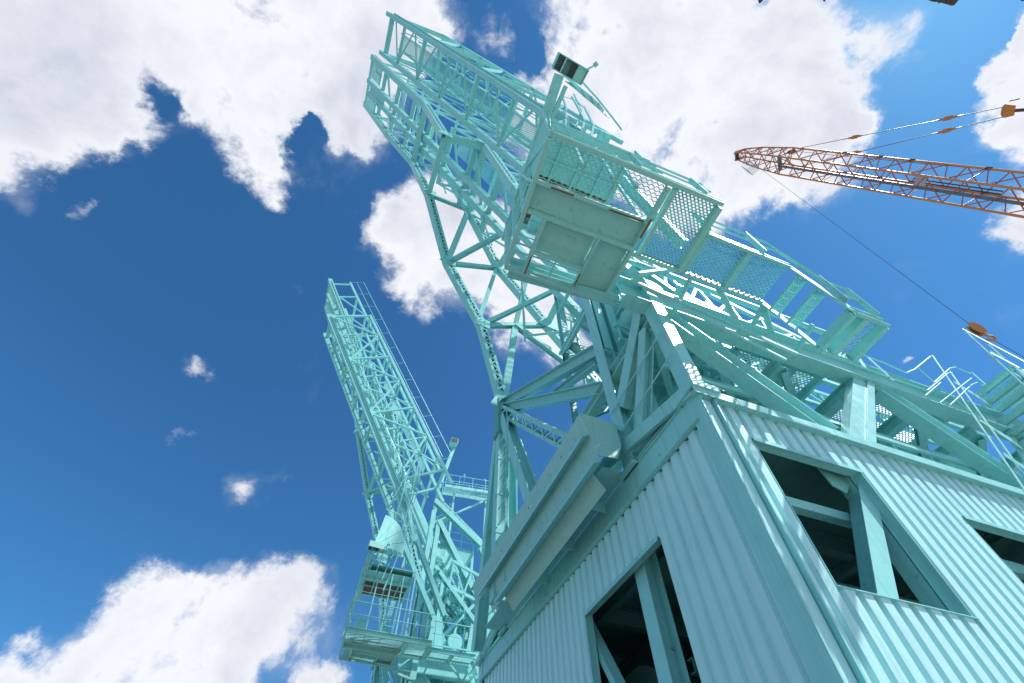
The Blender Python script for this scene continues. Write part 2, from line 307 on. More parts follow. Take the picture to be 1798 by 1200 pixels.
# sunny long side (faces -y): openings as (first rib, last rib, z low, z high)
def wall(o, ax, out, nr, z0, z1, opens, PIT, step=4):
    k = 0
    while k < nr:
        n = min(step, nr - k)
        for a, b, _, _ in opens:
            if k < a < k + n: n = a - k
            if k < b < k + n: n = b - k
        seg = [(z0, z1)]
        for a, b, l, h in opens:
            if a <= k < b: seg = [s for s in ((z0, l), (h, z1)) if s[1] > s[0]]
        for s0, s1 in seg: H(ribs(Vector(o) + Vector(ax) * k * PIT, ax, out, s0, s1, n, PIT), 'cladding_sheet')
        k += n
NX = 52; w1x0 = 5.03; w1x1 = w1x0 + 8 * PIT; XR0 = w1x0 - 2 * PIT - .124
a0 = 2; wz0, wz1 = 2.62, 4.76; w2a = a0 + 15; w2x0 = w1x0 + 15 * PIT; w2x1 = w2x0 + 8 * PIT; w3a = w2a + 15
XR0 = w1x0 - 2 * PIT
wall((XR0, HY0, 0), (1, 0, 0), (0, -1, 0), NX, HZ0, HZ1 - .02, [(a0, a0 + 8, wz0, wz1), (w2a, w2a + 8, 2.35, 4.39), (w3a, w3a + 8, 2.35, 4.39)], PIT)
YL0 = 3.451; b0 = 7; NY = int((HY1 - YL0) / PIL); wly0 = YL0 + 7 * PIL; wly1 = YL0 + 17 * PIL
# shaded end wall (faces -x); its ribs run along +y
wall((HX0, YL0, 0), (0, 1, 0), (-1, 0, 0), NY, HZ0, 5.02, [(b0, b0 + 10, 1.7, 4.12)], PIL)
# corner flashing
H(MB().box(HX0 + .020, HX0 + .027, HY0 + .004, YL0 + .048, HZ0, 5.0), 'corner_flashing')
H(MB().box(HX0 + .021, XR0 + .02, HY0 - .004, HY0 + .003, HZ0, HZ1 - .03), 'corner_flashing')
H(MB().box(HX0 + .012, HX0 + .019, HY0 + .006, HY0 + .012, HZ0, 5.0), 'flashing_joint', 'dark')
# back and far walls, floor, roof
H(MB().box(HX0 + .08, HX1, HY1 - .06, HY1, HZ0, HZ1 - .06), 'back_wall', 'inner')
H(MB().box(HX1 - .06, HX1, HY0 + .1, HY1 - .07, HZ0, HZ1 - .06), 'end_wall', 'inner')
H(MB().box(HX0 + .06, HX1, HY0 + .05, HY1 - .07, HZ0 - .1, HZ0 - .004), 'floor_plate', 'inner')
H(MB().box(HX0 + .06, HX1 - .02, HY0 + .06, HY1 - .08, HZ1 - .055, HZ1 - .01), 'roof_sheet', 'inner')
# eave trim of the sunny side: soffit plate and upstand, in lengths
xs = [4.20, 5.02, 6.95, 9.4, 11.9, 14.4, 17.9]
for a, b in zip(xs, xs[1:]):
    e = MB().box(a, b - .006, HY0 - .10, HY0 + .05, HZ1 - .016, HZ1 - .002)
    e.box(a, b - .006, HY0 - .112, HY0 - .10, HZ1 - .05, HZ1 + .10)
    e.box(a, b - .006, HY0 - .112, HY0 + .09, HZ1 + .10, HZ1 + .112)
    H(e, 'eave_trim', 'paint')
# channel above the ribs of the end wall: web face and lips
f = MB().box(HX0 - .012, HX0 + .03, HY0 + .02, HY1, 5.03, 5.52).box(HX0 - .085, HX0 - .012, HY0 + .12, HY1, 5.012, 5.03).box(HX0 - .05, HX0 - .012, HY0 + .3, HY1, 5.50, 5.52)
H(f, 'fascia_channel', 'paint')
for i in range(int((HY1 - 4.2) / 2.4)): H(MB().bolt((HX0 - .012, 4.6 + i * 2.4, 5.22), (-1, 0, 0), .02, .03), 'bolt', 'paint')
# flashings of the openings
def opening_x(x0, x1, zl, zh):
    H(MB().box(x0 - .02, x1 + .02, HY0 - .03, HY0 + .16, zh, zh + .012).box(x0 - .02, x1 + .02, HY0 - .03, HY0 - .018, zh - .055, zh), 'window_head', 'paint')
    H(MB().box(x0 - .02, x1 + .05, HY0 - .02, HY0 + .10, zl - .012, zl), 'window_sill', 'paint')
    H(MB().box(x1, x1 + .012, HY0 + .004, HY0 + .17, zl, zh).box(x1 - .04, x1, HY0 + .158, HY0 + .17, zl, zh), 'window_jamb', 'paint')
    H(MB().box(x0 - .012, x0, HY0 + .004, HY0 + .12, zl, zh), 'window_jamb', 'paint')
opening_x(w1x0, w1x1, wz0, wz1); opening_x(w2x0, w2x1, 2.35, 4.39)
H(MB().box(HX0 - .03, HX0 + .15, wly0, wly1, 4.12, 4.132).box(HX0 - .03, HX0 - .018, wly0, wly1, 4.06, 4.12), 'window_head', 'paint')
H(MB().box(HX0 + .004, HX0 + .15, wly1, wly1 + .012, 1.7, 4.12).box(HX0 - .02, HX0 + .004, wly1 - .03, wly1 + .012, 1.7, 4.12), 'window_jamb', 'paint')
H(MB().box(HX0 + .062, HX0 + .15, wly0 - .012, wly0, 1.7, 4.12), 'window_jamb', 'paint')
# frame of the house seen through the openings
def hcol(x, y): H(MB().ibeam((x, y, HZ0), (x, y, HZ1 - .06), .30, .30, (1, 0, 0), .02, .014), 'house_column', 'paint')
for x in (9.6, 13.8): hcol(x, 4.15)
hcol(4.68, 6.15); hcol(5.4, 12.6)
# leaning box column and gusset in the first opening, plates behind its right jamb
c0, c1 = AY(1490, 760, 3.70), AY(1540, 1046, 3.70); c1 = c0 + (c1 - c0) * 1.9
H(MB().rect(c0, c1, .26, .17, UX), 'leaning_column', 'paint'); H(MB().rect(c0 - UY * .14, c1 - UY * .14, .02, .27, UX), 'column_flange', 'paint')
H(MB().prism([AY(1418, 798, 3.68), AY(1500, 820, 3.68), AY(1488, 866, 3.68), AY(1462, 852, 3.68)], (0, .02, 0)), 'gusset_plate', 'paint')
H(MB().box(w1x1 - .03, w1x1 - .012, HY0 + .19, HY0 + .42, 1.2, 5.2), 'inner_plate', 'paint')
H(MB().rect(AX(1010, 1050, 4.62), AX(1120, 1270, 4.62), .12, .20, (1, 0, 0)), 'diagonal_brace', 'paint')
H(MB().chan((HX0 + .1, 3.95, 4.2), (6.9, 3.95, 4.2), .14, .16), 'wall_girt', 'paint')
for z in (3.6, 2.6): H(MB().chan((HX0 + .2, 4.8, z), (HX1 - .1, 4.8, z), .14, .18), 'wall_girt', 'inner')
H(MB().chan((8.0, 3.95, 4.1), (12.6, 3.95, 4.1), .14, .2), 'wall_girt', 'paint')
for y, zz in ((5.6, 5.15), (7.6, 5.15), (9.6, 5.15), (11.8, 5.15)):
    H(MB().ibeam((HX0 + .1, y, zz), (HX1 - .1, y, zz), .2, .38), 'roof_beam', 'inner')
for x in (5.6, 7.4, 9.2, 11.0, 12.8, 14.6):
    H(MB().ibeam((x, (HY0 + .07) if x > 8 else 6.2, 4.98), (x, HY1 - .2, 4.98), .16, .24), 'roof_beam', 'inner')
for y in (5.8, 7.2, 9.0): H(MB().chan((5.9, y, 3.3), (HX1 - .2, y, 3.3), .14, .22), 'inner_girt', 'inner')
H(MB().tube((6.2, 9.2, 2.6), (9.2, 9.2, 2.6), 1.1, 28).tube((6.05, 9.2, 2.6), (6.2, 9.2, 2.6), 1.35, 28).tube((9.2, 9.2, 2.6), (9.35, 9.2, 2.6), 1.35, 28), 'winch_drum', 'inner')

# ---- roof-edge struts of the end frame, trough plates -----------------
for s in (1, -1):
    yy = (lambda y: y) if s > 0 else (lambda y: 17.4 - y)
    P(MB().rect((4.27, yy(3.40), 5.56), (4.27, yy(6.62), 6.34), .07, .27, UZ), 'knee_strut')
    # leg pair: outer corner column, inner column, diagonal between
    P(MB().rect((4.45, yy(3.52), 5.62), (4.45, yy(3.52), 9.0), .30, .26, UX).rect((4.45 , yy(3.52), 5.5), (4.45, yy(3.52), 5.62), .5, .5, UX), 'corner_column')
    P(MB().ibeam((4.45, yy(5.42), 5.5), (4.45, yy(5.42), 13.2), .34, .32, UX).rect((4.45 , yy(5.42), 5.5), (4.45, yy(5.42), 5.56), .5, .5, UX), 'inner_column')
    P(MB().ibeam((4.45, yy(5.26), 7.05), (4.45, yy(3.66), 8.75), .34, .30, UX), 'diagonal_brace')
    P(MB().ibeam((4.42, yy(3.9), 8.0), (4.42, yy(5.0), 6.0), .24, .22, UX), 'diagonal_brace')
    for z in (6.35, 7.05):
        P(MB().tube((4.24, yy(5.5), z - .0), (4.24, yy(3.45), z + .16), .016, 6), 'tie_rod')
    P(MB().ibeam((4.45, yy(3.6), 5.75), (4.45, yy(5.3), 5.75), .2, .2), 'cross_beam')
    P(MB().ibeam((4.45, yy(3.5), 5.5), (4.45, yy(3.5), .3), .3, .3, UX), 'house_leg')
# trough: bent plates stacked in front of the end frame
prof = [((4.02, 6.50), (3.34, 6.50)), ((3.34, 6.50), (3.44, 5.96))]
def strip(x0, z0, x1, z1, t=.014, y0=5.25, y1=12.35): 
    m_ = MB(); d = Vector((x1 - x0, 0, z1 - z0)).normalized(); n = Vector((-d.z, 0, d.x)) * t
    return m_.prism([(x0, y0, z0), (x1, y0, z1), (x1 + n.x, y0, z1 + n.z), (x0 + n.x, y0, z0 + n.z)], (0, y1 - y0, 0))
tr = group_part('trough', CR)
build(strip(4.05, 6.47, 3.36, 6.50, y1=12.15), 'top_plate', 'aged', tr)
build(strip(3.345, 6.49, 3.46, 5.97, y1=11.9), 'side_plate', 'aged', tr)
build(strip(3.33, 5.885, 3.46, 5.96, y1=11.3), 'lip', 'paint', tr)
build(strip(3.315, 5.85, 3.33, 5.96, y1=11.3), 'lip', 'paint', tr)
build(strip(3.46, 5.96, 3.59, 5.38, y1=10.9), 'side_plate', 'aged', tr)
build(strip(3.45, 5.31, 3.60, 5.38, y1=10.3), 'lip', 'paint', tr)
build(strip(3.435, 5.27, 3.45, 5.38, y1=10.3), 'lip', 'paint', tr)
build(strip(3.585, 5.43, 3.82, 5.10, y0=5.6, y1=10.1), 'side_plate', 'aged', tr)
build(MB().prism([(3.36, 5.25, 6.49), (3.46, 5.25, 5.96), (3.56, 5.25, 5.5), (3.95, 5.25, 5.55), (4.1, 5.25, 5.9), (4.08, 5.25, 6.45)], (0, -.014, 0)), 'end_plate', 'aged', tr)
build(MB().box(3.80, 4.31, 5.56, 12.1, 5.57, 5.59), 'back_plate', 'paint', tr)
for y in (5.27, 12.2): build(MB().box(3.95, 4.3, y, y + .1, 6.35, 6.47), 'bracket', 'paint', tr)
for i in range(9):
    y_ = 5.7 + i * .58
    build(MB().bolt((3.395, y_, 6.27), (-.98, 0, -.2), .016, .01), 'bolt', 'dark' if i % 3 == 1 else 'paint', tr)
    if i % 2: build(MB().bolt((3.52, y_ + .2, 5.68), (-.98, 0, -.2), .018, .012), 'bolt', 'paint', tr)
for i in range(3): build(MB().prism([(3.75, 6.4 + i * 1.35, 5.3), (4.28, 6.4 + i * 1.35, 5.58), (4.28, 6.4 + i * 1.35, 5.3)], (0, .02, 0)), 'bracket', 'paint', tr)

# ---- girders over the house ------------------------------------------
def gird(y, x0, x1, zt=9.12, zb=8.30, w=.34): P(MB().ibeam((x0, y, (zt + zb) / 2), (x1, y, (zt + zb) / 2), w, zt - zb, UZ, .04, .025), 'main_girder')
gird(3.55, 3.75, 19.0); gird(5.42, 4.3, 19.0); gird(12.0, 7.5, 19.0); gird(13.9, 7.5, 19.0)
P(MB().ibeam((1.4, 3.95, 8.9), (3.75, 3.7, 8.72), .26, .5), 'girder_nose')
for yy in (3.6, 13.9):
    P(MB().rect((7.72, yy, 5.54), (9.95, yy, 8.30), .24, .44, UX), 'leaning_post'); P(MB().rect((7.92, yy - .14, 5.54), (10.15, yy - .14, 8.30), .03, .16, UX), 'post_flange')
    P(MB().ibeam((4.72, yy, 8.22), (7.28, yy, 5.72), .30, .44, UZ), 'diagonal_brace')
    P(MB().ibeam((10.45, yy, 8.25), (12.75, yy, 5.6), .30, .46, UZ), 'diagonal_brace')
    P(MB().ibeam((13.2, yy, 5.6), (15.4, yy, 8.28), .30, .36, UZ), 'leaning_post')
    P(MB().prism([(4.6, yy - .02, 8.28), (5.3, yy - .02, 8.28), (4.9, yy - .02, 7.85), (4.6, yy - .02, 7.7)], (0, .03, 0)), 'gusset_plate')
for x in (4.45, 5.9, 7.75, 9.7, 11.6, 13.6, 15.6):
    P(MB().ibeam((x, 3.7, 8.2), (x, 13.8, 8.2), .22, .30), 'cross_beam')
for i, x in enumerate((4.45, 5.9, 7.75, 9.7, 11.6, 13.6)):
    x2 = (5.9, 7.75, 9.7, 11.6, 13.6, 15.6)[i]
    P(MB().chan((x, 3.75, 8.0), (x2, 5.3, 8.0), .16, .16), 'plan_brace')
    P(MB().chan((x, 7.4, 7.95), (x2, 5.5, 7.95), .16, .16), 'plan_brace')
    P(MB().chan((x, 7.4, 7.95), (x2, 9.8, 7.95), .14, .14), 'plan_brace')
# low rails over the roof
for y, z in ((3.78, 6.55), (3.78, 6.02), (4.1, 7.2)):
    P(MB().rect((4.7, y, z), (16.5, y, z), .06, .09), 'roof_rail')
for x in (5.4, 6.6, 8.6, 9.6, 10.6, 12.6, 13.6, 14.6): P(MB().rect((x, 3.84, 5.5), (x, 3.84, 6.6), .05, .05), 'rail_post')
for y, z in ((5.2, 6.5), (5.2, 7.1)): P(MB().rect((4.7, y, z), (16.5, y, z), .08, .12), 'roof_rail')
for x in (5.3, 7.1, 9.0, 11.0, 13.0): P(MB().ibeam((x, 5.42, 5.5), (x, 5.42, 8.28), .22, .22, UY), 'inner_post')
for x in (5.3, 7.1, 9.0, 11.0): P(MB().rect((x + .1, 5.42, 5.7), (x + 1.7, 5.42, 8.1), .12, .14), 'diagonal_brace')
# trolley track lattice between the girders
for y in (4.25, 4.95):
    P(MB().rect((4.6, y, 9.9), (16, y, 9.9), .10, .12), 'lattice_chord'); P(MB().rect((4.6, y, 9.25), (16, y, 9.25), .10, .12), 'lattice_chord')
    x = 4.7; k = 0
    lat = group_part('lattice_web', CR)
    while x < 15.8:
        build(MB().rect((x, y, 9.3), (x, y, 9.85), .06, .05), 'web_bar', 'paint', lat)
        build(MB().rect((x, y, 9.3 if k % 2 else 9.85), (x + .7, y, 9.85 if k % 2 else 9.3), .06, .05), 'web_bar', 'paint', lat)
        x += .7; k += 1
# ---- inner walkways (gratings seen from below behind the girder) -------
def deck(x0, x1, y0, y1, z, cx=.11, cy=.05, name='walkway', edge=.20, beams=(), kind='mesh', tilt=.5, thick=.09, matn='paint', edges='nsew', mw=.024):
    wk = group_part(name, CR)
    if 's' in edges: build(MB().chan((x0, y0, z), (x1, y0, z), .07, edge, side=-1), 'edge_beam', matn, wk)
    if 'n' in edges: build(MB().chan((x0, y1, z), (x1, y1, z), .07, edge), 'edge_beam', matn, wk)
    if 'w' in edges: build(MB().rect((x0, y0 + .04, z), (x0, y1 - .04, z), thick, edge), 'cross_beam', matn, wk)
    if 'e' in edges: build(MB().rect((x1, y0 + .04, z), (x1, y1 - .04, z), thick, edge), 'cross_beam', matn, wk)
    for b in beams: build(MB().rect((b, y0 + .04, z - .01), (b, y1 - .04, z - .01), thick * 1.3, edge * .9), 'cross_beam', matn, wk)
    if kind == 'mesh': build(MB().mesh((x0, y0, z + edge / 2 - .02), UX, UY, x1 - x0, y1 - y0, cx, cy, tilt=tilt, w=mw, th=.004), 'mesh_panel', matn, wk)
    elif kind == 'grate': build(MB().grate((x0, y0, z + edge / 2 - .02), UX, UY, x1 - x0, y1 - y0), 'grating', matn, wk)
    elif kind == 'plate': build(MB().box(x0, x1, y0, y1, z + edge / 2 - .02, z + edge / 2), 'floor_plate', matn, wk)
    return wk
deck(4.75, 6.1, 4.0, 5.2, 8.75); deck(7.0, 9.4, 3.9, 5.1, 8.72, beams=(8.1, 8.6)); deck(10.2, 13.4, 3.9, 5.1, 8.72, beams=(11.2, 12.4))
deck(6.2, 9.0, 5.7, 7.2, 8.72, beams=(7.1, 8.0)); deck(9.6, 12.6, 5.7, 7.2, 8.72, beams=(10.8,)); deck(8.2, 12.2, 7.8, 9.6, 8.72, beams=(9.4, 10.7))
deck(12.5, 16.5, 5.7, 9.6, 8.75, kind='plate', beams=(13.6, 14.8))

# ---- outer walkway, ladder stair and rails ------------------------------
deck(4.72, 6.70, 1.80, 2.68, 8.62, .13, .042, beams=(5.72,), edges='snw', tilt=.9, edge=.17, mw=.03)
deck(7.20, 7.95, 1.80, 2.68, 7.16, .09, .05, beams=(7.48,), tilt=.15, edge=.22, mw=.02)
for y in (1.80, 2.68): P(MB().rect((6.66, y, 8.62), (7.22, y, 7.18), .035, .20, UX), 'stair_stringer')
for x, z in ((6.80, 8.28), (6.97, 7.84)):
    t_ = MB().rect((x - .1, 1.84, z), (x - .1, 2.66, z), .02, .05).rect((x + .14, 1.84, z), (x + .14, 2.66, z), .02, .05).box(x - .1, x + .14, 1.815, 1.835, z - .03, z + .02).box(x - .1, x + .14, 2.665, 2.685, z - .03, z + .02)
    for q in range(1, 6): t_.rect((x - .1 + q * .04, 1.86, z), (x - .1 + q * .04, 2.64, z), .008, .03)
    for q in range(1, 5): t_.rect((x - .09, 1.86 + q * .16, z + .004), (x + .13, 1.86 + q * .16, z + .004), .008, .02)
    P(t_, 'stair_tread')
def handrail(pts, posts, r=.021, drop=1.0, mid=True, name='handrail', flat=True, parent=None):
    hr = group_part(name, CR); pts = [Vector(p) for p in pts]
    build(MB().path(pts, r), 'top_rail', 'paint', hr)
    if mid: build(MB().path([p - UZ * drop * .5 for p in pts], r * .8), 'mid_rail', 'paint', hr)
    for p in posts:
        p = Vector(p)
        if flat: build(MB().rect(p, p - UZ * drop, .10, .012, UX), 'rail_post', 'paint', hr)
        else: build(MB().tube(p, p - UZ * drop, r, 8), 'rail_post', 'paint', hr)
    return hr
handrail([(1.2, 1.16, 9.68), (4.6, 1.16, 9.68)], [(4.3, 1.16, 9.68), (2.9, 1.16, 9.68)])
handrail([(4.70, 1.74, 9.72), (6.68, 1.74, 9.72), (7.3, 1.74, 8.3), (7.95, 1.74, 8.26)], [(4.8, 1.74, 9.72), (6.1, 1.74, 9.72), (7.2, 1.74, 8.4), (7.8, 1.74, 8.26)])
# rails on the girder at the right of the picture
hr = group_part('girder_rail', CR); YG = 3.30
for pts, r_ in ((((1500, 618), (1552, 637), (1592, 655), (1606, 649), (1634, 626), (1640, 627)), .022), (((1500, 640), (1560, 662), (1628, 686), (1664, 656), (1672, 655)), .018), (((1611, 646), (1640, 672), (1700, 720), (1722, 742)), .018),
    (((1640, 672), (1668, 647), (1678, 645), (1704, 656)), .02), (((1650, 708), (1706, 664)), .016), (((1668, 712), (1706, 676), (1716, 672), (1738, 682)), .018), (((1625, 695), (1652, 672)), .016)):
    build(MB().path([AY(u, v, YG) for u, v in pts], r_), 'rail', 'paint', hr)
for (u0, v0), (u1, v1) in (((1522, 626), (1568, 668)), ((1706, 654), (1738, 682)), ((1504, 622), (1518, 645))): build(MB().rect(AY(u0, v0, YG), AY(u1, v1, YG), .012, .11, UX), 'rail_post', 'paint', hr)
# stair climbing to the upper right, seen from below
st = group_part('upper_stair', CR)
S0, S1 = AY(1722, 692, 3.55), AY(1722, 692, 3.55) + (AY(1783, 780, 3.55) - AY(1722, 692, 3.55)) * 2.4
for y in (0, -1.12): build(MB().rect(S0 + UY * y, S1 + UY * y, .03, .24, UX), 'stringer', 'paint', st)
for i in range(12):
    c = S0.lerp(S1, i / 11.2); t_ = MB().box(c.x - .17, c.x + .17, 2.5, 3.52, c.z - .014, c.z + .014).box(c.x - .17, c.x - .15, 2.5, 3.52, c.z - .07, c.z - .015).box(c.x + .13, c.x + .15, 2.5, 3.52, c.z - .05, c.z - .015)
    build(t_, 'tread', 'paint', st)
for i in range(4): build(MB().box(S0.x + .25 + i * .6, S0.x + .8 + i * .6, 2.4, 3.52, 10.16, 10.2), 'landing_plate', 'paint', st)
for p_, q_, y in (((1637, 625), (1800, 863), 3.30), ((1668, 653), (1830, 880), 3.30), ((1690, 578), (1840, 716), 2.48), ((1736, 606), (1870, 726), 2.48)):
    build(MB().tube(AY(*p_, y), AY(*q_, y), .024), 'hand_rail', 'paint', st)
for u, v, y in ((1676, 672, 3.30), (1722, 740, 3.30), (1764, 800, 3.30), (1740, 618, 2.48), (1780, 656, 2.48)):
    a_ = AY(u, v, y); build(MB().prism([a_, a_ + Vector((.10, 0, .12)), a_ + Vector((.55, 0, -.35)), a_ + Vector((.5, 0, -.75))], (0, .015, 0)), 'rail_bracket', 'paint', st)
build(MB().tube(AY(1690, 578, 2.48), AY(1860, 668, 1.6), .018), 'hand_rail', 'paint', st); build(MB().tube(AY(1740, 620, 2.48), AY(1860, 684, 1.6), .016), 'hand_rail', 'paint', st)
# ---- operator's cab platform -------------------------------------------
cab = group_part('cab_platform', CR)
def Cb(mb, name, m='worn', label=None): return build(mb, name, m, cab, label)
ZF = 8.60
def fx(y): return 1.13 + (y - 1.2) * .055              # the left side runs slightly out of square
Cb(MB().chan((1.13, 1.20, ZF), (4.62, 1.20, ZF), .09, .20, side=-1), 'toe_board')
Cb(MB().rect((1.14, 1.26, ZF - .03), (1.28, 3.80, ZF - .03), .08, .14), 'edge_beam')
Cb(MB().rect((1.26, 3.82, ZF - .04), (3.52, 3.82, ZF - .04), .07, .12), 'edge_beam')
Cb(MB().rect((3.52, 1.28, ZF - .03), (3.46, 3.86, ZF - .03), .07, .15), 'edge_beam')
Cb(MB().rect((3.66, 1.26, ZF - .02), (3.66, 2.64, ZF - .02), .07, .15), 'cross_beam')
Cb(MB().rect((4.60, 1.26, ZF - .02), (4.60, 2.66, ZF - .02), .10, .17), 'cross_beam')
Cb(MB().rect((3.50, 2.66, ZF - .02), (4.62, 2.66, ZF - .02), .08, .15), 'edge_beam')
Cb(MB().rect((1.22, 2.03, ZF - .02), (3.50, 1.99, ZF - .02), .07, .12), 'floor_beam')
Cb(MB().rect((1.26, 2.58, ZF - .04), (3.48, 2.56, ZF - .04), .08, .14), 'floor_beam')
Cb(MB().rect((1.63, 2.60, ZF - .05), (1.66, 3.80, ZF - .05), .07, .13), 'floor_beam')
Cb(MB().rect((2.76, 2.60, ZF - .05), (2.74, 3.80, ZF - .05), .05, .12), 'floor_beam')
Cb(MB().rect((1.68, 3.32, ZF - .05), (2.74, 3.30, ZF - .05), .06, .12), 'floor_beam')
Cb(MB().box(1.24, 3.48, 2.06, 2.53, ZF + .03, ZF + .045), 'floor_plate')
Cb(MB().box(1.69, 2.73, 2.61, 3.28, ZF + .03, ZF + .045), 'floor_plate')
Cb(MB().box(2.78, 3.44, 2.61, 3.78, ZF + .03, ZF + .045), 'floor_plate')
for y in (2.80, 3.05):
    Cb(MB().box(1.98, 2.38, y, y + .055, ZF + .017, ZF + .028).bolt((2.02, y + .027, ZF + .017), -UZ, .012, .008).bolt((2.34, y + .027, ZF + .017), -UZ, .012, .008), 'cover_strip')
for y in (2.75, 2.92, 3.10, 3.28, 3.46, 3.63): Cb(MB().rect((1.30, y, ZF), (1.61, y, ZF), .016, .02), 'floor_bar')
for y in (3.42, 3.53, 3.64, 3.74): Cb(MB().rect((1.70, y, ZF), (2.72, y, ZF), .014, .018), 'floor_bar')
Cb(MB().rect((2.2, 3.35, ZF + .01), (2.2, 3.78, ZF + .01), .02, .02), 'floor_bar')
Cb(MB().mesh((1.20, 1.25, ZF + .05), UX, UY, 2.28, .72, .115, .056, w=.02, tilt=.3, th=.007), 'mesh_panel', 'paint')
Cb(MB().mesh((3.70, 1.25, ZF + .05), UX, UY, .86, 1.37, .085, .05, w=.036, tilt=.8, th=.005), 'mesh_panel', 'paint')
for x in (1.95, 2.6): Cb(MB().rect((x, 1.27, ZF + .07), (x, 2.0, ZF + .07), .025, .02), 'mesh_bearer')
for p_, q_ in (((1.5, 2.03), (1.95, 2.02)), ((2.7, 2.02), (3.4, 2.0)), ((1.7, 3.32), (2.0, 3.32)), ((2.2, 3.33), (2.35, 3.33)), ((1.7, 3.80), (2.1, 3.81))):
    Cb(MB().rect((p_[0], p_[1], ZF - .088), (q_[0], q_[1], ZF - .088), .03, .012), 'rust_strip', 'rust')
for p_, q_ in (((1.67, 3.4), (1.68, 3.8)), ((2.73, 3.4), (2.735, 3.7)), ((3.50, 1.9), (3.49, 2.3))): Cb(MB().rect((p_[0], p_[1], ZF - .118), (q_[0], q_[1], ZF - .118), .028, .012), 'rust_strip', 'rust')
# side guard of mesh on the left, corner posts, rails
for x, y in ((1.16, 1.22), (1.24, 2.1), (1.27, 3.78), (3.46, 2.05), (3.44, 3.8), (3.5, 1.25)):
    Cb(MB().rect((x, y, ZF + .05), (x - .02, y, 11.25), .06, .06, UX), 'cab_post', 'paint')
Cb(MB().mesh((1.17, 1.28, ZF + .12), UY, UZ, .80, 1.9, .10, .08, w=.025, tilt=.4, th=.006), 'guard_mesh', 'paint')
Cb(MB().rect((1.18, 1.26, ZF + .1), (1.14, 2.12, ZF + 1.3), .05, .07, UX).rect((1.14, 2.1, ZF + .1), (1.10, 2.45, 10.5), .05, .09, UX).rect((1.16, 1.25, ZF + 2.05), (1.18, 2.1, ZF + 2.05), .05, .05), 'guard_frame', 'paint')
for z in (9.1, 9.6, 10.1):
    Cb(MB().tube((1.20, 2.2, z), (1.24, 3.8, z), .016).tube((1.24, 3.83, z), (3.44, 3.83, z), .016), 'cab_rail', 'paint')
    Cb(MB().tube((1.2, 1.18, z), (3.5, 1.18, z), .014), 'cab_rail', 'paint')
for x, y in ((1.22, 2.7), (1.23, 3.2)): Cb(MB().rect((x, y, ZF), (x - .04, y - .05, 11.2), .03, .07, UX), 'cab_mullion', 'paint')
for x in (1.9, 2.5, 3.0): Cb(MB().rect((x, 1.5, ZF), (x, 1.45, 11.2), .06, .05, UX), 'cab_mullion', 'paint')
# roof: boarded ceiling, side beam, hood
Cb(MB().box(1.32, 3.40, 2.5, 3.62, 11.24, 11.27), 'ceiling_board', 'wood'); Cb(MB().box(1.32, 3.40, 1.55, 2.49, 11.24, 11.27), 'ceiling_board', 'paint')
for x in (1.32, 1.85, 2.4, 2.95, 3.38): Cb(MB().rect((x, 1.55, 11.19), (x, 3.62, 11.19), .045, .06), 'ceiling_batten', 'paint')
for y in (2.1, 2.8): Cb(MB().rect((1.35, y, 11.185), (3.36, y, 11.185), .04, .05), 'ceiling_batten', 'paint')
Cb(MB().rect((1.22, .46, 11.34), (1.42, 4.35, 11.34), .20, .22), 'roof_side_beam', 'paint')
Cb(MB().rect((1.46, .62, 11.50), (1.40, 1.35, 11.30), .09, .09), 'roof_strut', 'paint')
Cb(MB().rect((3.42, 1.4, 11.34), (3.42, 4.0, 11.34), .12, .2), 'roof_beam', 'paint'); Cb(MB().rect((1.45, 3.8, 11.34), (3.35, 3.8, 11.34), .12, .2), 'roof_beam', 'paint')
Cb(MB().box(1.3, 3.5, 1.4, 3.9, 11.45, 11.48), 'roof_sheet', 'paint')
zq = 11.5; q0, q1, q2, q3 = AZ(982, 93, zq), AZ(1034, 124, zq), AZ(1020, 150, zq), AZ(970, 120, zq)
def Q(s, t, dz=0): return q0.lerp(q1, s).lerp(q3.lerp(q2, s), t) + UZ * dz
for s0, t0, s1, t1 in ((0, 0, 1, 0), (1, 0, 1, 1), (1, 1, 0, 1), (0, 1, 0, 0)):
    Cb(MB().rect(Q(s0, t0, .12), Q(s1, t1, .12), .02, .26), 'visor_side', 'worn')
Cb(MB().prism([Q(.02, .02, .2), Q(.98, .02, .2), Q(.98, .98, .2), Q(.02, .98, .2)], (0, 0, .02)), 'visor_top', 'worn')
Cb(MB().prism([Q(.68, .03, .03), Q(.97, .03, .03), Q(.97, .97, .03), Q(.68, .97, .03)], (0, 0, .015)), 'visor_panel', 'worn')
for s0, w_ in ((.12, .03), (.2, .05), (.52, .05), (.6, .06)): Cb(MB().rect(Q(s0, .02, .03), Q(s0, .98, .03), w_, .04), 'visor_divider', 'dark')
Cb(MB().rect(Q(.26, .0, .02), Q(.26, 1., .02), .03, .05).rect(Q(.0, .0, .0), Q(.0, 1., .0), .03, .05), 'visor_rim', 'paint')
Cb(MB().rect(Q(.95, .05, .12), AZ(1048, 113, 11.7), .03, .04).rect(AZ(1043, 116, 11.7), AZ(1049, 111, 11.7), .09, .06), 'lamp_bracket', 'paint')
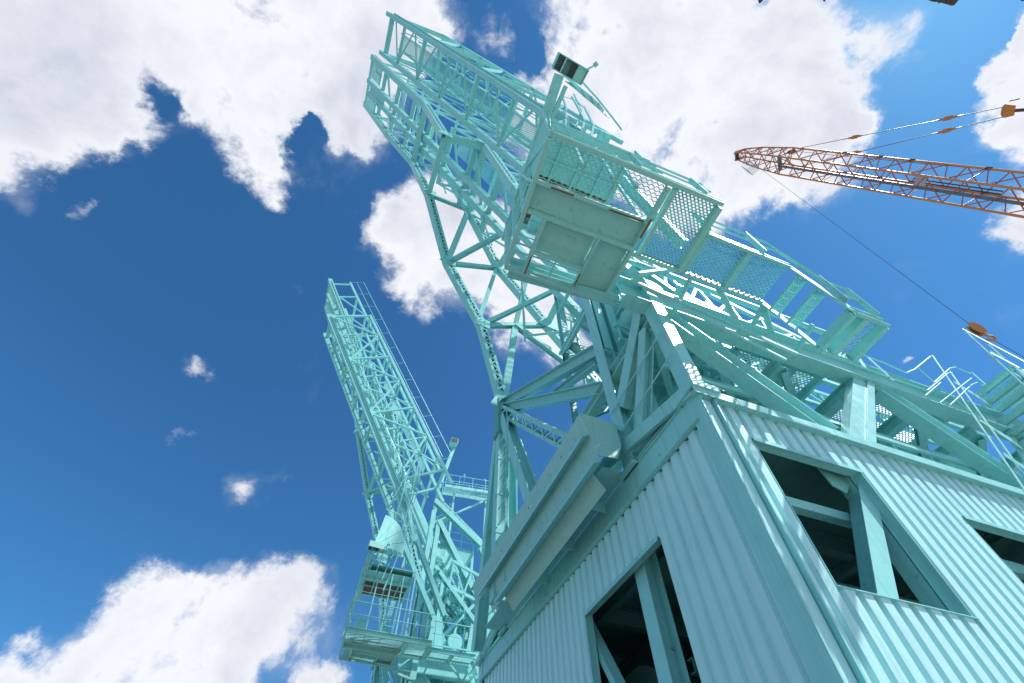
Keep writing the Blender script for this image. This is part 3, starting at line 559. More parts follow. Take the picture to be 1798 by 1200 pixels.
# quarter-round hood sheet standing on the front, and the curved guard under it
C0, T0, E0 = AZ(985, 128, 11.74), AZ(988, 120, 13.3), AZ(1066, 205, 11.84)
arc = [C0 + (T0 - C0) * cos(a) + (E0 - C0) * sin(a) for a in [pi / 2 * k / 12 for k in range(13)]]
Cb(MB().prism([C0] + arc[::-1], (0.004, .014, 0)), 'hood_sheet', 'paint')
for k in (3, 6, 9): Cb(MB().rect(C0.lerp(arc[k], .12) - UY * .01, arc[k] - UY * .01, .02, .02, UY), 'hood_rib', 'paint')
oo = [AZ(u, v, 11.85) for u, v in ((1006, 147), (1022, 158), (1038, 169), (1051, 181), (1062, 195), (1070, 208))]
ii = [AZ(u, v, 11.72) for u, v in ((992, 142), (1010, 156), (1028, 172), (1044, 185), (1059, 198), (1070, 207))]
for k in range(5): Cb(MB().plate(oo[k], oo[k + 1], ii[k + 1], ii[k], .012), 'curved_guard', 'paint')
for k in (1, 2, 3): Cb(MB().rect(oo[k] - UZ * .03, ii[k + 1] - UZ * .03, .02, .03), 'guard_rib', 'paint')
Cb(MB().path([T0 + Vector((-.05, -.05, .25)), T0 + Vector((.6, .1, .25)), T0 + Vector((1.1, .3, -.1)), T0 + Vector((1.5, .5, -.6)), T0 + Vector((1.62, .6, -1.6))], .022), 'hood_rail', 'paint')
Cb(MB().box(1.55, 1.95, 3.0, 3.3, 9.4, 9.75).box(1.6, 1.9, 3.05, 3.25, 9.75, 9.95).tube((1.75, 3.15, 8.65), (1.75, 3.15, 9.4), .05), 'control_seat', 'paint')

# ---- raised boom ---------------------------------------------------------
BD = Vector((-.513, 0, .858)).normalized(); BP = Vector((.858, 0, .513)).normalized()
boom = group_part('boom', CR)
def Bm(mb, name, m='paint', label=None): return build(mb, name, m, boom, label)
TIP = Vector((-6.2, 0, 29.2)); YA, YB, LE = 1.80, 3.60, 17.6
def B(L, y, n=0): p = TIP - BD * L + BP * n; return Vector((p.x, y, p.z))
UN = 3.1
for y, s in ((YA, -1), (YB, 1)):
    Bm(MB().rect(B(0, y), B(LE, y), .19, .29, BP), 'chord'); Bm(MB().rect(B(.3, y + s * .12, .16), B(LE, y + s * .12, .16), .09, .02, BP), 'flange')
    Bm(MB().rect(B(.1, y, UN), B(LE - 1.6, y, UN), .14, .17, BP), 'upper_chord')
Bm(MB().rect(B(.5, YA + .1, .05), B(.5, YB - .1, .05), .12, .22, BP), 'end_beam')
for k in range(6):
    L = 2.55 + k * 2.75
    Bm(MB().rect(B(L, YA + .1), B(L, YB - .1), .07, .13, BP), 'cross_beam')
    for s in (-1, 1):
        if L + s * 1.25 > .2: Bm(MB().rect(B(L + s * 1.25, YA + .1, -.02), B(L, YB - .1, -.02), .06, .05, BP), 'diagonal_brace')
for k, L in enumerate((.2, 5.0, 10.0, 15.0)):
    Bm(MB().rect(B(L, YA + .1, UN), B(L, YB - .1, UN), .10, .14, BP), 'upper_cross_beam'); Bm(MB().rect(B(L + 2.4, YA + .1, UN), B(L + 2.4, YB - .1, UN), .08, .10, BP) if L < 14 else MB().rect(B(L - 1, YA + .1, UN), B(L - 1, YB - .1, UN), .08, .1, BP), 'upper_cross_beam')
    if L < 14:
        Bm(MB().rect(B(L, YA, UN), B(L + 2.4, YB, UN), .06, .07, BP), 'upper_brace'); Bm(MB().rect(B(L + 2.4, YB, UN), B(L + 4.8, YA, UN), .06, .07, BP), 'upper_brace')
    for y in (YA, YB):
        Bm(MB().rect(B(L, y, .15), B(L, y, UN - .08), .11, .12, UY), 'web_post')
        if L < 14:
            Bm(MB().rect(B(L, y, .15), B(L + 2.4, y, UN - .08), .09, .11, UY), 'web_diagonal'); Bm(MB().rect(B(L + 2.4, y, UN - .08), B(L + 4.9, y, .15), .09, .11, UY), 'web_diagonal')
        Bm(MB().prism([B(L - .35, y - .06, .1), B(L + .35, y - .06, .1), B(L, y - .06, .6)], (0, .02, 0)), 'gusset_plate')
for L in (1.5, 4.0, 6.5, 9.0, 11.5, 14.0): Bm(MB().rect(B(L, YA, 1.5), B(L, YB, 1.5), .05, .08, BP), 'inner_cross_bar'); Bm(MB().rect(B(L, YB, .3), B(L + 1.2, YB, 1.5), .04, .06, UY), 'inner_bar')
for y in (YA + .1, YB - .1): Bm(MB().rect(B(1, y, 1.5), B(15, y, 1.5), .05, .08, BP), 'inner_stringer')
for i in range(4):
    a = .7 + i * 3.6
    Bm(MB().mesh(B(a, 2.42, .62), -BD, UY, 3.55, .66, .13, .042, w=.034, tilt=.95, th=.005), 'walkway_mesh')
    for y in (2.38, 3.10): Bm(MB().rect(B(a, y, .62), B(a + 3.55, y, .62), .05, .14, BP), 'walkway_edge')
for y in (2.28, 3.18):
    for n in (1.0, 1.45): Bm(MB().tube(B(.8, y, n), B(15, y, n), .016, 6), 'walkway_rail')
    for i in range(8): Bm(MB().rect(B(.8 + i * 2.0, y, .7), B(.8 + i * 2.0, y, 1.45), .05, .025, BD), 'walkway_post')

# ---- gooseneck mast frame: laced legs, cross beams, braces ---------------
mast = group_part('mast_frame', CR)
def Ms(mb, name, m='paint'): return build(mb, name, m, mast)
TB = AY(655, 101, 5.4)
L1 = [TB, AY(748, 187, 5.4), AY(781, 241, 5.42), AY(852, 257, 5.2), AY(905, 335, 5.0), (4.6, 5.40, 12.6)]
for a, b in zip(L1, L1[1:]): Ms(MB().laced(a, b, .36, .36, UY, .26), 'laced_leg')
L2 = [AY(642, 183, 8.74), AY(682, 238, 8.7), AY(725, 286, 8.68), (-1.63, 8.66, 25.05), (.37, 10.36, 21.3), (2.49, 10.5, 16.86), (3.64, 10.64, 12.4)]
for a, b in zip(L2, L2[1:]): Ms(MB().laced(a, b, .36, .36, UY, .26), 'laced_leg')
L3 = [AY(760, 262, 8.3), AY(823, 370, 8.66), AY(875, 472, 10.36), AY(960, 572, 10.5), AY(1062, 690, 10.64)]
for a, b in zip(L3, L3[1:]): Ms(MB().laced(a, b, .36, .36, UY, .26), 'laced_leg')
def link_(a, b, w=.18, h=.24, name='brace', kind='i', up=UY):
    m_ = MB(); (m_.ibeam if kind == 'i' else m_.rect)(a, b, w, h, up); Ms(m_, name)
l1, l2, l3 = [Vector(p) for p in L1], [Vector(p) for p in L2], L3
def on(P_, i, t): return P_[i].lerp(P_[i + 1], t)
# trolley rails under the gooseneck, its end plate and window meshes
rA, rB = AY(648, 142, 7.02), AY(647, 161, 7.76)
rails = (rA, rB); RL = 29.0
for r_ in rails: Ms(MB().rect(r_, r_ - BD * RL, .30, .32, BP), 'trolley_rail'); Ms(MB().rect(r_ + BP * .2, r_ - BD * RL + BP * .2, .10, .10, BP), 'rail_head')
Ms(MB().rect(TB - UY * .1, l2[0] + UY * .1, .12, .30, BD), 'end_plate')
for p0, y0, y1 in ((TB, 5.62, 6.7), (TB, 7.95, 8.6)): 
    Ms(MB().mesh(Vector((p0.x + .1, y0, p0.z - .1)), UY, -BD, y1 - y0, 1.9, .15, .09, w=.05, th=.012), 'end_mesh')
    Ms(MB().rect((p0.x + 1.2, y0, p0.z - 2.0), (p0.x + 1.2, y1, p0.z - 2.0), .1, .12), 'end_frame')
Ms(MB().plate((TB.x + .3, 7.15, TB.z - .4), (TB.x + .3, 7.7, TB.z - .4), (TB.x + 2.0, 7.7, TB.z - 3.2), (TB.x + 2.0, 7.15, TB.z - 3.2), .03), 'end_plate')
def G(L, y, n=0): p = TB - BD * L + BP * n; return Vector((p.x, y, p.z))
for k in range(8):
    L = 2.6 + k * 2.9
    link_(G(L, 5.5, .25), G(L, 8.7, .25), .20, .26, 'cross_beam', 'r')
    if k < 7:
        link_(G(L, 5.5, .3), G(L + 2.9, 8.6, .3), .10, .12, 'brace', 'r')
        link_(G(L, 5.5, 1.9), G(L, 8.7, 1.9), .12, .18, 'cross_beam', 'r')
        for y in (5.5, 8.7):
            link_(G(L, y, .3), G(L, y, 1.9), .10, .12, 'post', 'r'); link_(G(L, y, .3), G(L + 2.9, y, 1.9), .07, .09, 'brace', 'r')
        Ms(MB().tube(G(L, 7.76, -.1), G(L + 1.3, 8.7, .2), .04, 6), 'tie_rod')
for y in (5.5, 8.7): Ms(MB().rect(G(.1, y, 1.9), G(22.9, y, 1.9), .15, .18, BP), 'upper_chord')
link_(G(.5, 5.5, 1.85), G(.5, 5.5, .3), .1, .12, 'post', 'r')
for n_ in (2.5, 3.2): Ms(MB().tube(G(.2, 5.4, n_), G(22, 5.4, n_), .022, 6), 'service_rail')
for k in range(12): Ms(MB().tube(G(.2 + k * 2, 5.4, 1.9), G(.2 + k * 2, 5.4, 3.2), .018, 6), 'service_post')
for k in range(3): Ms(MB().mesh(G(13 + k * 3, 6.2, 1.5), -BD, UY, 2.9, .9, .14, .06, w=.04, tilt=.9, th=.006), 'walkway_mesh')
# broad cross beams between the near and the far leg
for a, b in ((l1[1], l2[2]), (l1[2], l2[3]), (l1[3], l3[1])):
    link_(a, b, .26, .32, 'cross_beam', 'r')
link_(AY(997, 494, 8.6), l3[3], .30, .30, 'cross_beam', 'r'); link_(AY(915, 405, 8.6), l3[2], .30, .30, 'cross_beam', 'r')
link_(l2[4], l3[1], .26, .16, 'brace', 'r'); link_(l2[4], AY(882, 410, 8.0), .18, .26); link_(l2[4], l3[2], .20, .22); link_(l2[3], l3[1], .16, .2)
link_(l2[4].lerp(l2[5], .93), AY(872, 470, 10.36), .20, .14, 'brace', 'r')
link_(l2[5], l3[3], .22, .22); cN = AY(905, 572, 10.5)
link_(l2[5], AY(985, 505, 9.2), .18, .20); link_(l2[6] , cN, .28, .16, 'brace', 'r'); link_(cN, AY(1035, 668, 10.6), .22, .26); link_(cN, AY(938, 430, 9.2), .2, .22)
link_(AY(822, 367, 8.66), AY(786, 455, 10.3), .22, .05, 'brace', 'r')
NN = l2[6]
link_(NN, AX(1058, 612, 4.5), .30, .32); link_(NN + Vector((0, 0, -.2)), AX(1062, 682, 4.5), .30, .30)
Ms(MB().laced(NN + Vector((0, 0, -.3)), AX(1040, 800, 4.4), .4, .34, UX), 'laced_leg')
link_(AX(968, 655, 4.6), AX(1042, 640, 4.6), .1, .12, 'brace', 'r'); link_(AX(960, 702, 4.5), AX(1045, 640, 4.5), .16, .18)
# rods and gussets
for a, b in ((AY(915, 470, 8), AY(922, 600, 9.5)), (AY(1003, 470, 8), AY(1003, 610, 9.5)), (AY(925, 590, 9.4), AY(1015, 580, 9)), (AY(1003, 530, 8.5), AY(1030, 690, 9))): Ms(MB().tube(a, b, .05), 'tie_rod')
for p, s_ in ((l2[4], .42), (l2[5], .36), (NN, .55), (l1[3], .5), (l1[2], .4), (l3[3], .5), (l2[3], .4)):
    p = Vector(p); Ms(MB().prism([p + Vector((-s_, -.2, -s_ * .6)), p + Vector((s_, -.2, -s_)), p + Vector((s_ * .9, -.2, s_ * .5)), p + Vector((-s_ * .4, -.2, s_ * .9))], (0, .03, 0)), 'gusset_plate')
for p in (l2[4], l2[5], NN):
    for dx, dz in ((-.2, -.1), (-.05, -.2), (.12, -.12), (.1, .1), (-.1, .15)): Ms(MB().bolt(Vector(p) + Vector((dx, -.2, dz)), -UY, .03, .03), 'bolt')
# column under the lower node and its spread legs, ladder between
Ms(MB().rect(NN + Vector((0, 0, -.1)), (NN.x, NN.y, 5.5), .34, .34, UX), 'leg_column')
for z_ in (11.0, 9.7, 8.4, 7.2): Ms(MB().rect((NN.x, NN.y, z_), (NN.x, NN.y, z_ + .16), .36, .36, UX), 'splice_plate'); Ms(MB().rect(NN + Vector((.0, 0, .1)), NN + Vector((0, 0, -1.6)), .46, .50, UX), 'head_casting')
Ms(MB().ibeam(NN + Vector((0, .25, -.9)), (4.15, 13.75, 5.7), .32, .32, UX), 'spread_leg'); Ms(MB().ibeam(NN + Vector((0, -.25, -.9)), (NN.x + .2, 8.1, 5.6), .34, .34, UX), 'spread_leg')
for i in range(10): Ms(MB().tube((NN.x - .12, NN.y - .2, 5.9 + i * .5), (NN.x - .12, NN.y - .8, 5.9 + i * .5), .024, 6), 'ladder_rung')
Ms(MB().rect((NN.x - .12, NN.y - .82, 5.6), (NN.x - .12, NN.y - .82, 10.9), .03, .07, UX), 'ladder_rail')

# ---- boom foot: heavy members between boom, girder and mast --------------
foot = group_part('boom_foot', CR)
def Ft(mb, name, m='paint'): return build(mb, name, m, foot)
def I2(a, b, w=.22, h=.28, name='strut', kind='i', up=UY):
    m_ = MB(); (m_.ibeam if kind == 'i' else m_.rect)(a, b, w, h, up); Ft(m_, name)
I2((4.9, 5.4, 17.0), (9.0, 5.4, 10.8), .28, .36, 'main_strut')
I2((4.9, 5.4, 9.2), (4.9, 5.4, 17.0), .26, .30, 'post'); I2(B(LE, YA), (5.3, 2.6, 10.4), .20, .26, 'main_strut'); I2(B(LE, YB), (6.3, 4.4, 9.3), .22, .28, 'main_strut')
for k, (y, z0) in enumerate(((4.4, 13.6), (5.0, 13.0), (5.8, 13.3), (6.6, 12.6), (7.8, 13.2))):
    I2((4.9, y, z0), (9.2 + k * .3, y, 9.3), .20, .28); I2((4.9, y, 9.3), (7.2, y, 12.0 - k * .2), .14, .18); I2((5.4 + .3 * k, y, z0 - .6), (5.4 + .3 * k, y, 9.3), .16, .2, 'post')
for x, z in ((5.0, 13.2), (5.7, 12.3), (6.5, 11.4), (7.3, 10.7), (8.4, 9.9)):
    I2((x, 3.9, z), (x, 8.4, z), .14, .22, 'cross_beam'); I2((x, 4.4, z), (x + .8, 7.4, z - .6), .08, .10, 'plan_brace', 'r'); I2((x, 7.4, z + .1), (x + .8, 4.4, z - .5), .08, .10, 'plan_brace', 'r')
Ft(MB().tube((5.3, 3.9, 10.6), (5.3, 6.8, 10.6), .30, 24), 'hinge_drum'); Ft(MB().tube((6.3, 4.0, 10.0), (6.3, 5.4, 10.0), .36, 24), 'hinge_drum')
for x, y in ((4.9, 3.9), (5.9, 4.6), (6.8, 3.9), (5.2, 6.9)): Ft(MB().prism([(x, y, 9.2), (x + .9, y, 9.2), (x + .6, y, 10.7), (x + .2, y, 10.9)], (0, .05, 0)), 'bearing_plate')
# upper frame behind the outer walkway
uf = group_part('upper_frame', CR)
p0, p1, p2, p3 = AY(1112, 452, 4.5), AY(1450, 618, 4.5), AY(1122, 482, 4.5), AY(1400, 615, 4.5)
for dy in (0, 1.15):
    D_ = Vector((0, dy, 0)); build(MB().rect(p0 + D_, p1 + D_, .12, .16), 'frame_chord', 'paint', uf); build(MB().rect(p2 + D_, p3 + D_, .12, .16), 'frame_chord', 'paint', uf)
    for k in range(6):
        a0_, b0_, a1_, b1_ = p0.lerp(p1, k / 6), p2.lerp(p3, k / 6), p0.lerp(p1, (k + 1) / 6), p2.lerp(p3, (k + 1) / 6)
        build(MB().rect(a0_ + D_, b0_ + D_, .09, .10, UY), 'frame_post', 'paint', uf); build(MB().rect(a0_ + D_, b1_ + D_, .07, .08, UY), 'frame_brace', 'paint', uf)
        build(MB().rect(b0_ + D_, Vector((b0_.x - .5, 4.5 + dy, 9.1)), .10, .12, UY), 'frame_leg', 'paint', uf)
for k in range(7):
    a0_, b0_ = p0.lerp(p1, k / 6), p2.lerp(p3, k / 6)
    build(MB().rect(a0_, a0_ + UY * 3.2, .14, .20), 'cross_beam', 'paint', uf); build(MB().rect(b0_, b0_ + UY * 3.2, .12, .16), 'cross_beam', 'paint', uf)
    if k < 6: build(MB().rect(b0_, p2.lerp(p3, (k + 1) / 6) + UY * 2.6, .07, .09), 'frame_brace', 'paint', uf)
build(MB().rect(AY(1108, 492, 3.0), AY(1400, 622, 3.0), .05, .08), 'hand_rail', 'paint', uf); build(MB().rect(AY(1130, 506, 3.05), AY(1380, 632, 3.05), .04, .06), 'hand_rail', 'paint', uf)
# floodlight mast, diagonal tie and upper service walkway at the boom root
I2((5.0, 8.0, 21.2), (5.7, 8.0, 25.4), .26, .34, 'floodlight_post', 'r'); I2((5.0, 8.0, 13.0), (5.0, 8.0, 21.3), .24, .26, 'post')
Ft(MB().box(5.3, 5.85, 7.3, 7.9, 25.3, 25.8), 'floodlight'); Ft(MB().box(5.36, 5.79, 7.27, 7.3, 25.35, 25.75), 'floodlight_glass', 'dark')
I2((4.5, 5.4, 18.3), (7.7, 5.4, 16.0), .30, .34, 'main_strut'); I2((4.5, 5.4, 17.6), (4.5, 5.4, 9.2), .24, .28, 'post')
I2((7.7, 5.6, 16.0), (8.8, 5.6, 13.2), .26, .3, 'main_strut'); I2((4.6, 5.6, 16.6), (7.6, 5.6, 13.6), .12, .16, 'strut', 'r')
sw = group_part('service_walkway', CR)
for y_ in (7.6, 8.5):
    build(MB().rect((5.4, y_, 21.4), (9.4, y_, 21.8), .06, .22), 'walkway_edge', 'paint', sw)
    for dz_ in (.5, 1.0): build(MB().tube((5.4, y_, 21.4 + dz_), (9.4, y_, 21.8 + dz_), .025, 6), 'walkway_rail', 'paint', sw)
    for k in range(5): build(MB().rect((5.4 + k, y_, 21.4 + k * .1), (5.4 + k, y_, 22.4 + k * .1), .06, .03, UX), 'rail_post', 'paint', sw)
build(MB().grate((5.4, 7.62, 21.5), UX, UY, 4.0, .86, pitch=.09, w=.02, cross=.5), 'grating', 'paint', sw)
for x_ in (6.6, 8.2):
    pts = [Vector((x_, 7.5 - .55 * sin(t_), 22.0 + .55 * cos(t_))) for t_ in [pi * q / 8 for q in range(9)]]
    for p_, q_ in zip(pts, pts[1:]): build(MB().rect(p_, q_, .06, .03, UX), 'cage_hoop', 'paint', sw)
for x_ in (6.2, 8.6): I2((x_, 8.0, 15.6), (x_, 8.0, 21.3), .14, .18, 'post'); 
I2((5.1, 8.0, 18.6), (8.5, 8.0, 21.2), .10, .14, 'strut', 'r'); I2((8.5, 8.0, 18.0), (5.1, 8.0, 20.6), .10, .14, 'strut', 'r')
# middle landing with rails behind the cab
for z_ in (13.0, 15.6):
    wk = deck(4.95, 7.3, 5.6, 8.2, z_, .14, .06, name='middle_landing', beams=(6.1,), mw=.03)
    for y_ in (5.55, 8.25):
        for dz_ in (.5, 1.0): build(MB().tube((4.95, y_, z_ + dz_), (7.3, y_, z_ + dz_), .02, 6), 'landing_rail', 'paint', wk)
        for x_ in (5.0, 5.75, 6.5, 7.25): build(MB().rect((x_, y_, z_), (x_, y_, z_ + 1.0), .05, .03, UX), 'landing_post', 'paint', wk)
    for x_, y_ in ((5.0, 8.15), (7.25, 5.6), (7.25, 8.15)): I2((x_, y_, z_ - 3.8), (x_, y_, z_), .14, .16, 'post')
# beams that run from the girder towards the outer walkway
for x in (4.9, 6.7, 8.0): I2((x, 2.72, 8.52), (x, 3.4, 8.34), .06, .10, 'bracket', 'r')
I2(AZ(1106, 470, 9.2), (4.46, 3.4, 8.95), .10, .14, 'strut', 'r'); I2(AY(1120, 482, 2.9), AY(1188, 473, 2.9), .06, .10, 'strut', 'r')
I2((3.9, 3.1, 9.35), (9.5, 3.1, 9.35), .05, .08, 'cable_tray', 'r'); I2((3.9, 2.95, 9.0), (9.5, 2.95, 9.0), .05, .08, 'cable_tray', 'r')
I2((5.6, 2.7, 8.7), (6.6, 3.4, 8.3), .07, .12, 'strut', 'r'); I2((6.7, 2.7, 8.6), (7.4, 3.4, 8.2), .07, .12, 'strut', 'r')

# landing at the boom foot with a round ladder cage
top = group_part('boom_landing', CR)
def Tp(mb, name): return build(mb, name, 'paint', top)
Tp(MB().rect(AY(948, 184, 1.75), AY(1068, 240, 1.35), .11, .15, BP), 'landing_chord'); Tp(MB().rect(AY(960, 204, 1.9), AY(1062, 258, 1.6), .08, .10, UZ), 'landing_chord')
lb = AY(1058, 246, 1.5); Tp(MB().box(lb.x - .16, lb.x + .16, lb.y - .2, lb.y + .25, lb.z - .12, lb.z + .12), 'landing_box')
for (u0, v0), (u1, v1), (u2, v2) in (((985, 166), (994, 190), (992, 226)), ((1008, 166), (1020, 196), (1012, 222)), ((1004, 170), (1026, 212), (1018, 240)), ((1026, 188), (1042, 222), (1034, 252))):
    p = [AY(u0, v0, 1.15), AY((u0 + u1) / 2 + 1, (v0 + v1) / 2, 1.2), AY(u1, v1, 1.25), AY((u1 + u2) / 2 + 1, (v1 + v2) / 2, 1.3), AY(u2, v2, 1.35)]
    for a, b in zip(p, p[1:]): Tp(MB().rect(a, b, .05, .05, UX), 'cage_hoop')
for p in (((966, 172), (984, 168), (1010, 176), (1028, 192)), ((978, 186), (1008, 202), (1028, 214), (1040, 222)), ((972, 180), (964, 200), (966, 222), (975, 236))):
    Tp(MB().path([AY(u, v, 1.18) for u, v in p], .014, 6), 'cage_rail')
for a, b in (((964, 226), (998, 208)), ((972, 190), (1000, 206)), ((997, 208), (998, 230))): Tp(MB().rect(AY(*a, 1.5), AY(*b, 1.5), .06, .06), 'landing_brace')

# ---- ground legs and wheels ---------------------------------------------
for x in (5.2, 16.6):
    for y in (4.3, 13.0):
        P(MB().rect((x, y, .3), (x, y, -.9), .6, .6, UX), 'gantry_leg'); P(MB().box(x - 1.4, x + 1.4, y - .25, y + .25, -1.15, -.9), 'bogie')
        for dx in (-1.0, -.35, .35, 1.0): P(MB().tube((x + dx, y - .12, -1.33), (x + dx, y + .12, -1.33), .26, 16), 'wheel', 'dark')

# ================================================================== the second crane down the quay
def copy_tree(o, parent=None):
    c = link(o.copy()); c.parent = parent
    for ch in o.children: copy_tree(ch, c)
    return c
C2 = copy_tree(CR); C2.location = CR.location + Vector((-.35, 19.5, 0))
C2['label'] = 'smaller turquoise gantry crane farther off at lower left, its raised boom against blue sky'

# ================================================================== orange lattice crane
OR = thing('lattice_boom_crane', (55.4, -13, -1.6), 'orange lattice boom crane reaching in from the right edge under white cloud', 'crane')
def Oc(mb, name, m='orange', parent=None): return build(mb, name, m, parent or OR)
OT = AZ(1303, 272, 74.0); OB = Vector((55.4, -13, -1.6)) + Vector((0, 0, 2))
od = (OT - OB).normalized(); a1 = od.cross(UZ).normalized(); a2 = a1.cross(od).normalized()
OL = (OT - OB).length
def O(L, i, j):                                              # L metres below the tip
    t = max(0, min(1, L / 8.5)); w = .62 + .62 * t ** .6; h = .62 + .68 * t ** .6
    return OT - od * L + a1 * (i * w) + a2 * (j * h)
ob = group_part('lattice_boom', OR); Ls = [0, 1.1, 2.2, 3.3, 4.4, 5.5, 6.6, 7.6, 8.5] + [8.5 + 1.75 * k for k in range(1, 38)]
Ls = [x for x in Ls if x < OL]
for i in (-1, 1):
    for j in (-1, 1):
        Oc(MB().tube(O(0, i, j), O(3.3, i, j), .10), 'chord', 'orange', ob); Oc(MB().tube(O(3.3, i, j), O(8.5, i, j), .10), 'chord', 'orange', ob); Oc(MB().tube(O(8.5, i, j), O(Ls[-1], i, j), .12), 'chord', 'orange', ob)
for k, (a, b) in enumerate(zip(Ls, Ls[1:])):
    if a > 44: break
    for f in range(4):
        (i0, j0), (i1, j1) = [((-1, -1), (1, -1)), ((1, -1), (1, 1)), ((1, 1), (-1, 1)), ((-1, 1), (-1, -1))][f]
        p, q = (O(a, i0, j0), O(b, i1, j1)) if k % 2 else (O(a, i1, j1), O(b, i0, j0))
        Oc(MB().tube(p, q, .062, 6), 'lacing_bar', 'redbar', ob)
        if k % 3 == 0 and f % 2: Oc(MB().tube(O(a, i0, j0), O(a, i1, j1), .036, 6), 'lacing_bar', 'redbar', ob)
    if a == 8.5: Oc(MB().rect(O(a, -1, 1), O(a, 1, -1), .1, .1).rect(O(a, -1, -1), O(a, 1, 1), .1, .1), 'lacing_bar', 'orange', ob)
Oc(MB().rect(O(44, -1, -.9), O(3, -1, -.8), .02, .02), 'cable', 'wire', ob)
Oc(MB().tube(O(9, .2, -.75), O(46, .2, -.75), .17), 'grey_pipe', 'grey', ob)
Oc(MB().rect(O(8.6, -.9, -.8), O(8.6, .7, -.8), .5, .12), 'plate', 'grey', ob)
for L_ in (16, 20.5, 24, 31, 36):
    for i in (-1, 1): Oc(MB().rect(O(L_, i, 1), O(L_ + .5, i, 1.05), .24, .24), 'sheave_bracket', 'dark', ob)
for i in (.35, .6): Oc(MB().tube(O(25, i, .6), O(33, i, .6), .07, 6), 'rod', 'dark', ob)
Oc(MB().plate(O(25.5, -.3, .2), O(26.6, -.3, .2), O(26.6, .8, .2), O(25.5, .8, .2), .04), 'plate', 'galv', ob)
hd = group_part('boom_head', OR)
Oc(MB().prism([O(0, -1, 1.3), O(0, -1, -1.4), O(-.5, -1, -1.7), O(-.9, -1, -.6), O(-.3, -1, 1.2)], a1 * .08).prism([O(0, .8, 1.3), O(0, .8, -1.4), O(-.5, .8, -1.7), O(-.9, .8, -.6), O(-.3, .8, 1.2)], a1 * .08), 'head_plate', 'orange', hd)
for i in (-.5, 0, .5): Oc(MB().tube(O(-.4, i, -.9), O(-.4, i + .12, -.9), .36, 18), 'sheave', 'rustdark', hd)
Oc(MB().tube(O(-.1, -1, 1), O(-.1, 1, 1), .1), 'head_shaft', 'orange', hd)
# small cage hung below the head
cg = OT + Vector((.0, 0, -2.0)); cage = group_part('access_cage', OR)
cx_, cy_ = Vector((.9, .25, 0)), Vector((-.25, .9, 0))
cc = AZ(1312, 292, 70.6) 
for i in (-1, 1):
    for j in (-1, 1): Oc(MB().tube(cc + cx_ * .7 * i + cy_ * .55 * j, cc + cx_ * .7 * i + cy_ * .55 * j - UZ * 1.9, .03, 6), 'cage_post', 'galv', cage)
for z in (0, -.65, -1.3, -1.9):
    for a, b in (((-1, -1), (1, -1)), ((1, -1), (1, 1)), ((1, 1), (-1, 1)), ((-1, 1), (-1, -1))):
        Oc(MB().tube(cc + cx_ * .7 * a[0] + cy_ * .55 * a[1] + UZ * z, cc + cx_ * .7 * b[0] + cy_ * .55 * b[1] + UZ * z, .022, 6), 'cage_bar', 'galv', cage)
Oc(MB().grate(cc - cx_ * .7 - cy_ * .55 - UZ * 1.93, cx_.normalized(), cy_.normalized(), 1.3, 1.0, pitch=.12, w=.03), 'cage_floor', 'galv', cage)
Oc(MB().tube(O(1.2, 0, -1), cc, .03, 6), 'cage_hanger', 'galv', cage)
# pendants and mast equaliser
EQ = Vector((.976, -.217, 1.025)) * 46
pn = group_part('pendant', OR)
for s_, (ua, va), cons, ue in ((1, (1404, 260), ((1500, 240), (1670, 209)), (1757, 193)), (-1, (1430, 271), ((1508, 254), (1677, 222)), (1757, 206))):
    p0 = O(9.5, s_, 1.1); p1 = EQ + a1 * (.45 * s_)
    Oc(MB().tube(p0, p1, .04, 6), 'pendant_rope', 'wire', pn)
    for t_ in (.34, .78):
        c = p0.lerp(p1, t_); dd = (p1 - p0).normalized()
        Oc(MB().rect(c - dd * .75, c - dd * .35, .12, .2).rect(c - dd * .35, c + dd * .35, .18, .42).rect(c + dd * .35, c + dd * .75, .12, .2), 'pendant_link', 'hook', pn)
        Oc(MB().tube(c + dd * .75, c + dd * 1.3, .07, 6), 'rope_socket', 'galv', pn); Oc(MB().tube(c - dd * 1.3, c - dd * .75, .07, 6), 'rope_socket', 'galv', pn)
eqg = group_part('equaliser', OR); mdir = Vector((.62, -.35, -.3)).normalized()
Oc(MB().prism([EQ + a1 * .6 - mdir * .15, EQ + a1 * .45 + mdir * .5, EQ - a1 * .45 + mdir * .5, EQ - a1 * .6 - mdir * .15, EQ - a1 * .3 - mdir * .3, EQ + a1 * .3 - mdir * .3], Vector((0, 0, .25))), 'equaliser_plate', 'hook', eqg)
Oc(MB().rect(EQ + mdir * .5, EQ + mdir * 1.4, .25, .2), 'equaliser_link', 'rustdark', eqg)
for i in range(-3, 4): Oc(MB().tube(EQ + mdir * 1.7 + a1 * (.10 * i), EQ + mdir * 1.7 + a1 * (.10 * i + .05), .42, 18), 'sheave', 'rustdark', eqg)
for i in range(-2, 3): Oc(MB().tube(EQ + mdir * 2.4 + a1 * (.2 * i) + UZ * .5, EQ + mdir * 18 + a1 * (.1 * i) , .025, 5), 'luffing_rope', 'wire', eqg)
Oc(MB().rect(EQ + a1 * .8 + mdir * 1.6, EQ + a1 * 1.3 + mdir * 1.5 - UZ * .7, .1, .1).rect(EQ - a1 * .9, EQ - a1 * 1.2 - UZ * .9, .08, .1), 'bracket', 'rustdark', eqg)
Oc(MB().tube(O(-.2, 0, 1.4), O(6.2, 0, 2.2), .025, 5).tube(O(6.2, 0, 2.2), O(60, 0, 3.4), .03, 5), 'hoist_rope', 'wire'); Oc(MB().tube(O(6.9, -.1, 2.0), O(6.9, .1, 2.0), .5, 18).rect(O(7, -.2, 1.1), O(6.9, -.2, 2.2), .1, .2), 'guide_sheave', 'rustdark')
